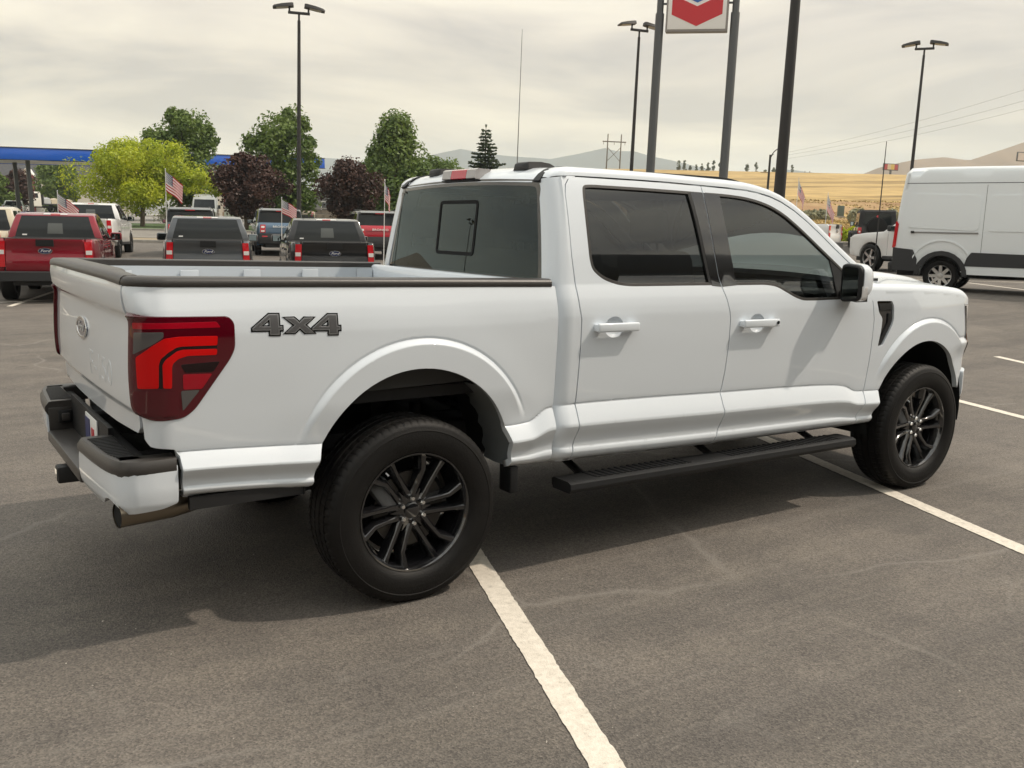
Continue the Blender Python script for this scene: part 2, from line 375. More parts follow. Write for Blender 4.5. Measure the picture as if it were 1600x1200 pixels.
# ---- bedside
a1=np.linspace(R_(176),R_(2.5),40)
arcR=[(.012+.478*math.cos(a)*(1.0 if math.cos(a)<0 else 1.03),.55+.49*math.sin(a)) for a in a1]
top=[(x,float(ZTOP(x))) for x in np.linspace(.742,-.98,24)]
sE=S0-RC*1.40
bed_out=[(.735,float(zbot(.735))+.006),(.742,.60),(.742,.73),(.742,.82),(.742,1.04),(.744,1.22)]+top+[(sE+.06,1.404),(sE,1.402),(sE,1.29),(sE-.002,1.2),(sE,.94),(sE+.02,.83),(-1.09,.806),(-1.03,.800),(-1.0,.795),(-.982,.77),(-.972,.62),(-.965,.596),(-.94,.592)]
bed_out+=[(x,float(zbot(x))) for x in np.linspace(-.90,-.50,8)]
bed_out+=arcR+[(.50,.53)]+[(x,float(zbot(x))) for x in (.56,.65)]
bed_out=np.array(bed_out)
lamp=round_poly([(-1.158,1.293),(-.79,1.284),(-.772,1.262),(-.772,1.168),(-.79,1.13),(-.925,.945),(-.965,.916),(-1.05,.909),(-1.11,.918),(-1.148,.95),(-1.158,1.1)],[.006,.02,.02,.03,.04,.05,.04,.03,.03,.03,.2],4)
for mir in (False,True):
    g=.0125 if not mir else .03
    bs=panel('bedside',[bed_out,inset(lamp,-.004)],Mbed,M_WHITE,T,grid=g,flange=.03,mirror=mir,feat=None if mir else FB)
    # tail lamp in its pocket
    lp=panel('tail_lamp',[lamp],Mlamp,M_REDD,T,grid=.016,off=.004,flange=.02,mirror=mir,rim=.004)
    def piece(nm,poly,m,off=.0055,r=.006,fl=.0025): return panel(nm,[round_poly(poly,r,3)],Mlamp,m,lp,grid=.012,off=off,flange=fl,mirror=mir,rim=.0006)
    piece('light_bar',[(-1.119,1.145),(-1.064,1.189),(-1.024,1.214),(-.977,1.219),(-.835,1.216),(-.838,1.182),(-.966,1.184),(-.986,1.181),(-1.014,1.164),(-1.04,1.14),(-1.047,1.119),(-1.05,1.032),(-1.115,1.031)],M_REDL,.0065)
    piece('light_bar',[(-1.034,1.119),(-1.023,1.138),(-.985,1.166),(-.963,1.171),(-.838,1.168),(-.841,1.146),(-.947,1.148),(-.98,1.139),(-1.0,1.122),(-1.004,1.106),(-1.006,1.03),(-1.034,1.032)],M_REDL,.0065)
    piece('dark_gap',[(-1.05,1.031),(-1.047,1.119),(-1.04,1.14),(-1.014,1.164),(-.986,1.181),(-.966,1.184),(-.838,1.182),(-.838,1.168),(-.963,1.171),(-.985,1.166),(-1.023,1.138),(-1.034,1.119),(-1.034,1.031)],M_LBLK,.0052)
    piece('reflector_strip',[(-1.131,1.270),(-.836,1.268),(-.822,1.247),(-1.038,1.249),(-1.13,1.248)],M_REDM)
    piece('smoked_corner',[(-1.127,1.235),(-1.027,1.237),(-1.028,1.219),(-1.063,1.195),(-1.13,1.155)],M_LGRY)
    piece('dark_lens',[(-.972,1.116),(-.829,1.12),(-.855,1.083),(-.957,1.086)],M_LBLK)
    piece('reflector_block',[(-.965,1.079),(-.859,1.075),(-.897,1.021),(-.965,1.023)],M_REDM)
    piece('reverse_lens',[(-.973,1.017),(-.906,1.016),(-.968,.942)],M_LGRY)
    piece('lower_lens',[(-1.132,1.023),(-.981,1.02),(-.983,.924),(-1.10,.926),(-1.132,.953)],M_REDD,.008,.015,.004)
    sgn=1 if mir else -1
    # 4x4 decal standing proud of the bedside
    if not mir:
        bd=empty('badge',parent=T)
        four=[(0,.026),(.055,.088),(.088,.088),(.088,.034),(.098,.034),(.098,.014),(.088,.014),(.088,-.006),(.056,-.006),(.056,.014),(0,.014)]
        hole=[(.03,.034),(.056,.034),(.056,.062)]
        ex=[(0,.07),(.034,.07),(.05,.05),(.066,.07),(.10,.07),(.07,.036),(.10,0),(.066,0),(.05,.02),(.034,0),(0,0),(.032,.036)]
        def dec(poly,x0,z0,m,off,ins=0.,hl=None,kx=1.22,sl=-.03):
            T_=lambda q:np.array([(x0+kx*a,z0+.86*b+sl*kx*a) for a,b in q])
            ls=[inset(T_(poly),ins)]
            if hl is not None: ls.append(inset(T_(hl),-ins))
            panel('character',ls,Mbed,m,bd,grid=.012,off=off,flange=.002,rim=.0004)
        for poly,x0,z0,hl in ((four,-.702,1.217,hole),(ex,-.574,1.2145,None),(four,-.462,1.2085,hole)):
            dec(poly,x0,z0,M_GLOSSB,.0022,-.004,hl); dec(poly,x0,z0,M_SILV,.0030,.001,hl); dec(poly,x0,z0,M_GREYB,.0036,.0052,None if hl is None else hl)
# ---- cab corner (C pillar), doors, fenders
gapR=[(.862,.515),(.868,.595),(.882,.678),(.880,.72),(.878,.804),(.884,1.089),(.883,1.212),(.873,1.272),(.865,1.362),(.857,1.51),(.861,1.70),(.864,1.80),(.876,1.845),(.900,1.872),(.945,1.882)]
gapT=[(1.10,1.885),(1.35,1.884),(1.55,1.881),(1.776,1.875),(1.986,1.870),(2.12,1.864),(2.20,1.855),(2.30,1.836),(2.383,1.810),(2.48,1.765),(2.575,1.708),(2.68,1.636),(2.773,1.568),(2.90,1.482),(3.0,1.418),(3.06,1.37),(3.095,1.32)]
gapM=[(1.776,1.875),(1.782,1.80),(1.790,1.677),(1.803,1.53),(1.816,1.411),(1.833,1.350),(1.860,1.284),(1.877,1.226),(1.886,1.185),(1.889,1.08),(1.888,1.037),(1.880,.90),(1.866,.784),(1.866,.72),(1.874,.654),(1.868,.60),(1.842,.531),(1.836,.489)]
gapF=[(3.107,1.24),(3.130,1.13),(3.130,.93),(3.113,.70),(3.100,.64),(3.058,.54),(3.050,.473)]
sEc=SC-RCC*math.pi/2-.035
cab_out=[(.757,.535),(.757,.80),(.757,1.0),(.757,1.2),(.757,1.372)]
# pillar panel outline: down the rear face edge, along the bottom, up the door gap
rear=[(sEc,1.36),(sEc,1.5),(sEc,1.65),(sEc,1.78),(sEc,1.862)]
cab_poly=[(.70,.524)]+[(x-GA,z) for x,z in gapR]+[(.945,1.886),(.90,1.886),(.80,1.880),(sEc,1.868)]+rear[::-1]+[(.70,1.34)]
rwin=round_poly([(.968,1.79),(.975,1.846),(1.03,1.851),(1.40,1.848),(1.772,1.841),(1.783,1.70),(1.80,1.50),(1.812,1.40),(1.826,1.359),(1.50,1.361),(1.20,1.363),(1.12,1.371),(1.03,1.40),(.972,1.445),(.962,1.50),(.962,1.65)],[.03,.03,.03,.1,.002,.1,.1,.05,.002,.1,.08,.08,.08,.06,.06,.1],4)
fwin=round_poly([(1.796,1.841),(1.95,1.838),(2.09,1.829),(2.20,1.812),(2.30,1.786),(2.40,1.742),(2.51,1.672),(2.66,1.566),(2.80,1.470),(2.91,1.395),(2.955,1.345),(2.955,1.262),(2.60,1.260),(2.47,1.262),(2.40,1.282),(2.32,1.318),(2.26,1.344),(2.18,1.355),(1.842,1.357),(1.826,1.41),(1.805,1.60)],[.002,.1,.1,.1,.1,.1,.1,.1,.06,.04,.03,.01,.1,.06,.05,.05,.05,.06,.002,.05,.1],4)
rdoor=np.array([(x+GA,z) for x,z in gapR]+[(x,z-GA) for x,z in gapT[:3]]+[(x-GA,z-GA*(i==0)) for i,(x,z) in enumerate(gapM)]+[(x,float(zbot(x))) for x in np.linspace(1.8,.90,12)])
fdoor=np.array([(x+GA,z-GA*(i==0)) for i,(x,z) in enumerate(gapM)][::-1]+[(x,z-GA*1.2) for x,z in gapT[4:-1]]+[(3.088,1.31)]+[(x-GA,z) for x,z in gapF]+[(x,float(zbot(x))) for x in np.linspace(3.0,1.88,14)])
fwin=orient(fwin); rwin=orient(rwin)
ze=pchip([3.0,3.2,3.6,4.06,4.2,4.40],[1.298,1.292,1.28,1.248,1.215,1.165])
def Mfend(s,v):
    s=np.asarray(s,float); v=np.asarray(v,float); zt=ze(s); r=.055
    b=Mfen(s,np.minimum(v,zt)); ph=np.clip((v-zt)/r,0,1.25)
    b=b.copy(); inn=r*(1-np.cos(ph)); th=np.clip((s-SF)/RF,0,np.pi/2)
    b[...,1]+=inn*np.cos(th); b[...,0]-=inn*np.sin(th); b[...,2]+=r*np.sin(ph); return b
aF=np.linspace(R_(182),R_(8),40); arcF=[(3.685+.478*math.cos(a),.49+.485*math.sin(a)) for a in aF]
hl_out=round_poly([(4.125,1.19),(4.25,1.18),(4.45,1.17),(4.45,.92),(4.36,.84),(4.27,.83),(4.215,.93),(4.165,1.06)],[.02,.1,.02,.02,.03,.03,.05,.05],4)
fend=[(x+GA,z) for x,z in gapF][::-1]+[(3.085,1.27),(3.075,1.295),(3.075,1.36)]+[(s,float(ze(s))+.066) for s in np.linspace(3.2,4.34,14)]+[(4.36,1.185),(4.25,1.187),(4.118,1.197),(4.158,1.06),(4.208,.93),(4.26,.81),(4.26,.755),(4.19,.745),(4.160,.70)]+arcF[::-1][2:]+[(3.17,.472)]
fend=np.array(fend)
vent=round_poly([(3.151,1.240),(3.298,1.237),(3.318,1.205),(3.326,1.11),(3.236,.968),(3.195,.962),(3.213,1.066),(3.214,1.137),(3.172,1.176)],[.008,.012,.02,.03,.012,.012,.03,.02,.012],4)
def Mglass(d): return lambda x,z: Mside(x,z)+np.array([0,d,0])
DOORS=[]
for mir in (False,True):
    g=.0125 if not mir else .03; sy=1 if mir else -1
    panel('cab_corner',[cab_poly],Mcab,M_WHITE,T,grid=g,flange=.03,mirror=mir,feat=None if mir else FC)
    fe=panel('fender',[fend,inset(vent,-.003)],Mfend,M_WHITE,T,grid=g,flange=.03,mirror=mir,feat=None if mir else FF)
    v=panel('fender_vent',[vent],lambda x,z:Mfend(x,z)+np.array([0,.012,0]),M_GLOSSB,fe,grid=.02,flange=.012,mirror=mir)
    for poly in ([(3.175,1.225),(3.30,1.222),(3.305,1.19),(3.19,1.186)],[(3.205,.985),(3.225,.978),(3.30,1.10),(3.295,1.165),(3.275,1.165),(3.275,1.105)]):
        panel('vent_blade',[round_poly(poly,.006,3)],lambda x,z:Mfend(x,z)+np.array([0,.004,0]),M_BLKPL,v,grid=.02,flange=.01,mirror=mir)
    for nm,outl,win,gl in (('door',rdoor,rwin,M_GLDARK),('door',fdoor,fwin,M_GLFRONT)):
        first=win is rwin
        hx0,hx1,hz=(.955,1.215,1.172) if first else (1.955,2.235,1.152); cx=.5*(hx0+hx1)
        cup=[(cx+.06*math.cos(a),hz-.002+.052*math.sin(a)) for a in np.linspace(0,2*math.pi,24,endpoint=False)]
        d=panel('door',[outl,win,cup],Mside,M_WHITE,T,grid=g,flange=.03,mirror=mir,feat=None if mir else FD); DOORS.append(d)
        panel('window_trim',[inset(win,.0015),inset(win,.014)],Mside,M_CAP,d,grid=.02,off=.001,flange=.012,mirror=mir)
        panel('window',[inset(win,.010)],Mside,gl,d,grid=.05,off=-.010,flange=0,mirror=mir)
        if first:
            pil=[(1.690,1.838),(1.7745,1.838),(1.7855,1.677),(1.7985,1.53),(1.8115,1.411),(1.8275,1.352),(1.762,1.358),(1.735,1.52),(1.71,1.70)]
            panel('pillar_trim',[pil],Mside,M_GLOSSB,d,grid=.05,off=.0022,flange=.014,mirror=mir)
            panel('seal',[[(1.668,1.835),(1.690,1.834),(1.71,1.70),(1.735,1.52),(1.762,1.370),(1.742,1.370),(1.715,1.52),(1.69,1.70)]],Mside,M_BLKPL,d,grid=.05,off=.0012,flange=.012,mirror=mir)
        else:
            pil=[(1.7835,1.838),(1.898,1.832),(1.905,1.70),(1.925,1.50),(1.942,1.40),(1.95,1.358),(1.8385,1.352),(1.8205,1.411),(1.8075,1.53),(1.7945,1.677)]
            panel('pillar_trim',[pil],Mside,M_GLOSSB,d,grid=.05,off=.0022,flange=.014,mirror=mir)
            sail=[(2.735,1.515),(2.80,1.462),(2.90,1.388),(2.94,1.34),(2.94,1.272),(2.775,1.272),(2.765,1.40)]
            panel('sail_panel',[sail],Mside,M_BLKPL,d,grid=.05,off=-.002,flange=.006,mirror=mir)
        # pull handle over a shallow cup
        hx0,hx1,hz=(.955,1.215,1.172) if first else (1.955,2.235,1.152)
        yo=-float(wside((hx0+hx1)/2,hz)); h=.5*(hx1-hx0); cx=.5*(hx0+hx1)
        bm=bmesh.new(); bm_box(bm,(cx,sy*(-yo+.034),hz),(2*h,.020,.044),.009,3,Matrix.Rotation(R_(.5),3,'Y'))
        for e_ in (-1,1): bm_box(bm,(cx+e_*(h-.026),sy*(-yo+.014),hz),(.05,.034,.036),.008,2)
        from_bm('handle',bm,M_WHITE,d,40)
        cup=[(cx+.06*math.cos(a),hz-.002+.052*math.sin(a)) for a in np.linspace(0,2*math.pi,24,endpoint=False)]
        panel('handle_cup',[cup],lambda x,z,cx=cx,hz=hz:Mside(x,z)+np.stack([0*x,.022*np.clip(1-((x-cx)/.0601)**2-((z-hz+.002)/.0521)**2,0,1)**.6,0*z],-1),M_WHITE,d,grid=.012,flange=0,mirror=mir)
        if not first: lathe('lock_button',[(0,.004),(.008,.004),(.010,0)],M_GLOSSB,d,seg=14,axis='y',c=(hx1-.022,sy*(-yo+.0445) if sy>0 else yo-.0480,hz+.001))
    # headlamp wrapping the corner
    hlm=panel('headlamp',[hl_out],Mfen,M_CLEAR,T,grid=.02,off=.002,flange=.03,mirror=mir,rim=.004)
    panel('side_marker',[[(4.185,1.02),(4.26,1.01),(4.29,.88),(4.265,.86),(4.228,.93)]],Mfen,M_AMBER,hlm,grid=.03,off=.006,flange=.003,mirror=mir)
    panel('lamp_bezel',[[(4.128,1.185),(4.142,1.185),(4.180,1.06),(4.228,.93),(4.28,.845),(4.268,.835),(4.217,.93),(4.167,1.06)]],Mfen,M_GLOSSB,hlm,grid=.03,off=.006,flange=.004,mirror=mir)
# the sharp front edge of a hood/fender: hood as a crowned sheet
zc_=pchip([3.05,3.3,3.7,4.0,4.2,4.33,4.44],[1.392,1.392,1.378,1.350,1.318,1.280,1.215])
def Mhood(x,t):
    x=np.asarray(x,float); t=np.asarray(t,float); wf=wside(np.minimum(x,SF),ze(x))-.038-np.where(x>SF,RF*(1-np.sqrt(np.clip(1-((x-SF)/RF*.94)**2,0,1))),0)
    y=t*wf; z0=ze(x)+.0525; z=z0+(zc_(x)-z0)*(1-np.abs(t)**2.6)+.028*sst(.66,.52,np.abs(y))*sst(4.36,4.22,x)*sst(3.1,3.25,x)
    return np.stack([x,y,z],-1)
panel('hood',[[(3.09,-1),(4.20,-1),(4.36,-.97),(4.40,-.6),(4.41,0),(4.40,.6),(4.36,.97),(4.20,1),(3.09,1)]],Mhood,M_WHITE,T,grid=.03,flange=.03,outdir=(0,0,1))
# ---- rail over the doors running down the A pillar
path=[(.815,1.8735),(.825,1.880),(.845,1.8845),(.87,1.8865),(.90,1.888),(.945,1.889)]+[(x,z+.0045) for x,z in gapT]
path=np.array(path); secR=[]
prof=[(-.001,.030),(0,.0),(.012,.0005),(.024,.003),(.031,.008),(.037,.017),(.0415,.030),(.0445,.050),(.0458,.075),(.0462,.105),(.0455,.130),(.035,.133)]
for i,(x,z) in enumerate(path):
    t=path[min(i+1,len(path)-1)]-path[max(i-1,0)]; t/=np.linalg.norm(t); n2=np.array([-t[1],t[0]])
    k=1-.55*sst(2.2,3.0,x)
    y0=-float(wside(x,z)); row=[]; xc=SC+float(rakex(z)); th_=math.asin(min(1,max(0,(xc-x)/RCC))); y0+=RCC*(1-math.cos(th_)); n2=n2 if x>.9 else np.array([0,1.])
    ka=1-.93*float(np.clip((.945-x)/.133,0,1))**2.4; k*=1-.25*float(np.clip((.9-x)/.09,0,1))
    for a,b in prof:
        row.append((x+n2[0]*a*ka,y0+b*k+a*.30*n2[1]*.6,z+n2[1]*a*ka))
    secR.append(np.array(row))
for mir in (False,True):
    S=[s*[1,-1,1] for s in secR] if mir else secR
    sweep('roof_rail',S,M_WHITE,T,closed=False,caps=False,sharp=50)
# ---- roof skin, ditch strips, rear header
def Mroof(x,y):
    x=np.asarray(x,float); y=np.asarray(y,float); d=np.clip((.955-x)/.155,0,1.05); f=np.clip((x-2.0)/.42,0,1.2)
    return np.stack([x+0*y-.016*(1-(y/.7)**2)*sst(.9,.82,x),y,1.947-.014*(y/.66)**2-.075*d**2.4-.085*f**2],-1)
panel('roof',[[(.80,-.655),(.80,.655),(2.36,.64),(2.42,.3),(2.43,0),(2.42,-.3),(2.36,-.64)]],Mroof,M_WHITE,T,grid=.03,flange=.03,outdir=(0,0,1))
def Mditch(x,y): return Mroof(x,y)+np.stack([-.009*sst(.95,.83,x)+0*y,0*y,.0055+0*x],-1)
for mir in (False,True):
    panel('roof_ditch_strip',[[(.802,-.722),(.802,-.672),(.90,-.664),(2.36,-.655),(2.36,-.695),(.90,-.70)]],Mditch,M_BLKPL,T,grid=.04,flange=.02,mirror=mir,outdir=(0,0,1))
for yc in (-.45,.45):
    secs=[[(x,yc-wd,1.925),(x,yc-wd*.8,1.925+h),(x,yc+wd*.8,1.925+h),(x,yc+wd,1.925)] for x,wd,h in ((.862,.055,.010),(.868,.062,.030),(.885,.066,.040),(.96,.064,.043),(1.02,.055,.038),(1.07,.04,.022),(1.10,.03,.010))]
    sweep('roof_pod',secs,M_BLKPL,T,sharp=50)
# ---- rear window
def Mrw(y,z):
    y=np.asarray(y,float); z=np.asarray(z,float); return np.stack([.762+rakex(z)-.030*(1-(y/.84)**2),y,z+0*y],-1)
rw=round_poly([(-.805,1.372),(-.80,1.45),(-.76,1.65),(-.712,1.858),(-.35,1.872),(0,1.876),(.35,1.872),(.712,1.858),(.76,1.65),(.80,1.45),(.805,1.372)],[.02,.1,.1,.05,.1,.1,.1,.05,.1,.1,.02],4)
M_RWIN=panel('rear_window',[rw],Mrw,M_GLREAR,T,grid=.04,flange=.0,outdir=(-1,0,0))
panel('window_border',[inset(rw,-.008),inset(rw,.022)],Mrw,M_GLOSSB,M_RWIN,grid=.04,off=.0015,flange=.01,outdir=(-1,0,0))
slide=round_poly([(-.205,1.485),(-.205,1.775),(.20,1.775),(.20,1.485)],.03,4)
panel('slider_frame',[slide,inset(slide,.016)],Mrw,M_LINER,M_RWIN,grid=.04,off=.004,flange=.006,outdir=(-1,0,0))
panel('slider_pane',[inset(slide,.014)],lambda y,z:Mrw(y,z)+np.array([.012,0,0]),M_GLREAR,M_RWIN,grid=.06,flange=0,outdir=(-1,0,0))
# back wall of the cab below the glass
panel('cab_back',[[(-.90,.75),(.90,.75),(.83,1.40),(-.83,1.40)]],lambda y,z:np.stack([.762+0*y,y,z],-1),M_WHITE,T,grid=.2,flange=.01,outdir=(-1,0,0))
# third brake lamp
bl=empty('brake_lamp',parent=T)
def blk(nm,y0,y1,m): 
    sec=lambda y:[(.83,y,1.884),(.772,y,1.8865),(.767,y,1.892),(.776,y,1.935),(.790,y,1.942),(.87,y,1.938)]
    sweep(nm,[sec(y) for y in np.linspace(y0,y1,4)],m,bl,sharp=50)
blk('red_lens',-.08,.08,mat('brake_lens',(.5,.02,.04),rough=.15,coat=1.)); M_CL2=mat('lamp_clear_grey',(.36,.34,.33),rough=.2,coat=1.); blk('clear_lens',-.175,-.082,M_CL2); blk('clear_lens',.082,.175,M_CL2)
sweep('lamp_bezel',[[(.85,y,1.874),(.774,y,1.8765),(.766,y,1.8835),(.85,y,1.8835)] for y in (-.18,.18)],M_BLKPL,bl)
# ---- windshield, cowl, cabin
wsb=[(3.20+.10*(1-(y/.78)**2),y,1.375+.012*(1-(y/.78)**2)) for y in np.linspace(-.80,.80,13)]
wst=[(2.36+.07*(1-(y/.66)**2),y,1.863+.008*(1-(y/.66)**2)) for y in np.linspace(-.66,.66,13)]
wsV=np.array([[np.array(a)+(np.array(b)-np.array(a))*t+np.array([.03,0,.03])*math.sin(math.pi*t) for a,b in zip(wsb,wst)] for t in np.linspace(0,1,8)])
mk('windshield',wsV.reshape(-1,3),[(r*13+c,r*13+c+1,(r+1)*13+c+1,(r+1)*13+c) for r in range(7) for c in range(12)],M_SHIELD,T,sharp=180)
sweep('cowl',[[(3.05,y,1.33),(3.34,y,1.37),(3.34,y,1.32),(3.05,y,1.28)] for y in (-.83,.83)],M_BLKPL,T)
box('dashboard',(2.95,0,1.17),(.42,1.66,.26),M_DARKIN,T,.05)
box('cabin_floor',(1.95,0,.62),(2.3,1.66,.06),M_DARKIN,T)
box('firewall',(3.16,0,.95),(.05,1.66,.66),M_DARKIN,T)
lathe('steering_wheel',[(.185+.016*math.cos(a),.016*math.sin(a)) for a in np.linspace(0,2*math.pi,9)],M_DARKIN,T,seg=32,axis='x').matrix_local=Matrix.Translation((2.62,.40,1.24))@Matrix.Rotation(R_(25),4,'Y')
def seat(x,y,wd,zb=.86,hr=True):
    s=empty('seat',(x,y,0),parent=T)
    box('cushion',(.05,0,zb),(.52,wd,.17),M_SEAT,s,.05,3)
    box('backrest',(-.24,0,zb+.36),(.16,wd,.62),M_SEAT,s,.06,3,Matrix.Rotation(R_(-14),3,'Y'))
    for k in ([0] if wd<.7 else [-.5,.5]):
        box('headrest',(-.345,k,zb+.80),(.10,.27,.19),M_SEAT,s,.045,3)
        for dy in (-.06,.06): tube('headrest_post',[(-.32,k+dy,zb+.62),(-.34,k+dy,zb+.74)],.007,M_STEEL,s,6)
seat(2.14,-.40,.54); seat(2.14,.40,.54); seat(1.20,0,1.5)
box('centre_console',(2.35,0,.82),(.75,.26,.34),M_DARKIN,T,.04)
for mir in (False,True):
    panel('door_card',[[(.92,.62),(3.06,.58),(3.06,1.22),(2.5,1.24),(2.2,1.33),(.92,1.335)]],lambda x,z:Mside(x,z)+np.array([0,.055,0]),M_DARKIN,T,grid=.15,flange=0,mirror=mir)
mk('headliner',[(.86,-.68,1.885),(.86,.68,1.885),(2.36,.62,1.83),(2.36,-.62,1.83)],[(0,1,2,3)],M_INNER,T)
# ---- bed
BI=mat('bed_paint',(.52,.56,.60),rough=.4,coat=.3)
for mir in (False,True):
    k=1 if mir else -1
    mk('bed_wall',[(-1.03,k*.835,.945),(.69,k*.835,.945),(.69,k*.845,1.375),(.69,k*.90,1.378),(-1.03,k*.90,1.40),(-1.03,k*.845,1.398)],[(0,1,2,5),(5,2,3,4)],BI,T)
    for j in range(5): box('bed_rib',(-.8+.35*j,k*.832,1.17),(.10,.012,.40),BI,T,.004)
mk('bed_floor',[(-1.06,-.84,.948),(.70,-.84,.948),(.70,.84,.948),(-1.06,.84,.948)],[(0,1,2,3)],BI,T)
sweep('bed_header',[[(.66,y,.88),(.66,y,1.30),(.655,y,1.345),(.66,y,1.385),(.672,y,1.395),(.705,y,1.395),(.712,y,1.385),(.712,y,.88)] for y in np.linspace(-.87,.87,3)],M_WHITE,T,sharp=50)
# rail caps: bedside
def railsec(s,mir):
    p=Mbed(np.array([s]),np.array([float(ZTOP(max(s,-1.11)))]))[0]; p2=Mbed(np.array([s+.001]),np.array([float(ZTOP(max(s,-1.11)))]))[0]
    t=(p2-p); t[2]=0; t/=np.linalg.norm(t); inn=np.array([-t[1],t[0],0]) # points to +y for t=+x
    z0=p[2]; pr=[(-.0035,-.001),(-.006,.005),(-.004,.020),(.004,.030),(.02,.034),(.075,.034),(.085,.028),(.088,.0),(.086,-.02),(.02,-.02)]
    q=np.array([p+inn*a+np.array([0,0,b]) for a,b in pr])
    return q*[1,-1,1] if mir else q
for mir in (False,True):
    sweep('bed_rail_cap',[railsec(s,mir) for s in list(np.linspace(.722,-1.0,12))+list(np.linspace(-1.01,-1.172,9))],M_CAP,T,sharp=45)
# ---- tailgate
def xtg(y): y=np.abs(np.asarray(y,float)); return -(1.134-.022*(y/.88)**2.6)
def Mtg(y,z):
    y=np.asarray(y,float); z=np.asarray(z,float); e=1.
    cen=.010*sst(.50,.42,np.abs(y))*sst(1.26,1.20,z)*sst(.9,.96,z)
    return np.stack([xtg(y)-_tp(z)*(.25+.75*e)+cen*0,y,z+0*y],-1)
tgo=[(-.845,1.402),(-.843,1.2),(-.843,.95),(-.842,.865),(-.81,.842),(-.5,.832),(0,.828),(.5,.832),(.81,.842),(.842,.865),(.843,.95),(.843,1.2),(.845,1.402),(.4,1.414),(0,1.416),(-.4,1.414)]
TG=panel('tailgate',[tgo],Mtg,M_WHITE,T,grid=.014,flange=.04,outdir=(-1,0,0))
def capsec(y):
    x0=float(Mtg(y,1.41)[0]); z0=1.402+.012*(1-(y/.87)**4); w_=.055+.03*float(sst(.62,.52,abs(y)))
    return [(x0-.004,y,z0-.002),(x0-.006,y,z0+.006),(x0-.002,y,z0+.024),(x0+.010,y,z0+.033),(x0+w_,y,z0+.034),(x0+w_+.01,y,z0+.026),(x0+w_+.012,y,z0-.02)]
sweep('top_cap',[capsec(y) for y in np.linspace(-.84,.84,40)],M_CAP,TG,sharp=45)
mk('inner_skin',[(-1.06,-.84,.88),(-1.06,.84,.88),(-1.06,.86,1.40),(-1.06,-.86,1.40)],[(0,1,2,3)],M_WHITE,TG)
ell=lambda a,b,n=40:np.array([(a*math.cos(t),b*math.sin(t)) for t in np.linspace(0,2*math.pi,n,endpoint=False)])
def Mem(y,z): return Mtg(y,z)
em=panel('emblem',[ell(.118,.047)+[0,1.165]],Mem,M_BLUEB,TG,grid=.02,off=.006,flange=.008,outdir=(-1,0,0))
panel('emblem_ring',[ell(.118,.047)+[0,1.165],ell(.107,.038)+[0,1.165]],Mem,M_CHROME,TG,grid=.02,off=.0085,flange=.006,outdir=(-1,0,0))
text_obj('emblem_script','Ford',.054,M_WHT,TG,(-1.1478,0,1.168),(0,-1,0),(0,0,1),depth=.0008,shear=.35,sx=1.2)
st_=text_obj('stamped_letters','F-150',.15,M_WHITE,TG,(0,-.36,1.03),(0,-1,0),(0,0,1),depth=.003,sx=1.3)
for v_ in st_.data.vertices:
    f_=v_.co.x; v_.co.x=float(Mtg(v_.co.y,v_.co.z)[0])-(.0011 if f_<0 else -.004)
# ---- rear bumper
pb=np.array([(-.992,-.962),(-1.08,-.968),(-1.14,-.962),(-1.180,-.935),(-1.207,-.88),(-1.224,-.78),(-1.238,-.62),(-1.247,-.44),(-1.252,-.22),(-1.254,0)])
pb=np.concatenate([pb,pb[::-1][1:]*[1,-1]]); tt=np.concatenate([[0],np.cumsum(np.linalg.norm(np.diff(pb,axis=0),axis=1))]); SL=tt[-1]
fx,fy=pchip(tt,pb[:,0]),pchip(tt,pb[:,1]); sY=lambda y:float(np.interp(y,pb[1:-1,1],tt[1:-1]))
_bz=pchip([.53,.575,.60,.66,.72,.76],[-.035,-.010,0,.006,.006,.0])
def Mbp(s,z):
    s=np.asarray(s,float); z=np.asarray(z,float); x,y=fx(s),fy(s); e=1e-3; tx,ty=fx(s+e)-fx(s-e),fy(s+e)-fy(s-e); n=np.hypot(tx,ty)+1e-9
    o=_bz(z); return np.stack([x+ -ty/n*o*1.0 if False else x+(-ty/n)*o,y+(tx/n)*o,z+0*s],-1)
BP=empty('rear_bumper',parent=T)
s1=sY(-.44)
half=[(.004,.592),(.004,.742),(.30,.728),(s1-.03,.722),(s1-.01,.70),(s1,.62),(s1,.575),(sY(-.62),.56),(sY(-.74),.565),(sY(-.79),.60),(sY(-.84),.612),(sY(-.88),.60),(sY(-.925),.562),(.20,.562),(.05,.575)]
half=round_poly(half,[.01,.01,.1,.02,.02,.02,.02,.05,.02,.03,.03,.03,.02,.05,.02],4)
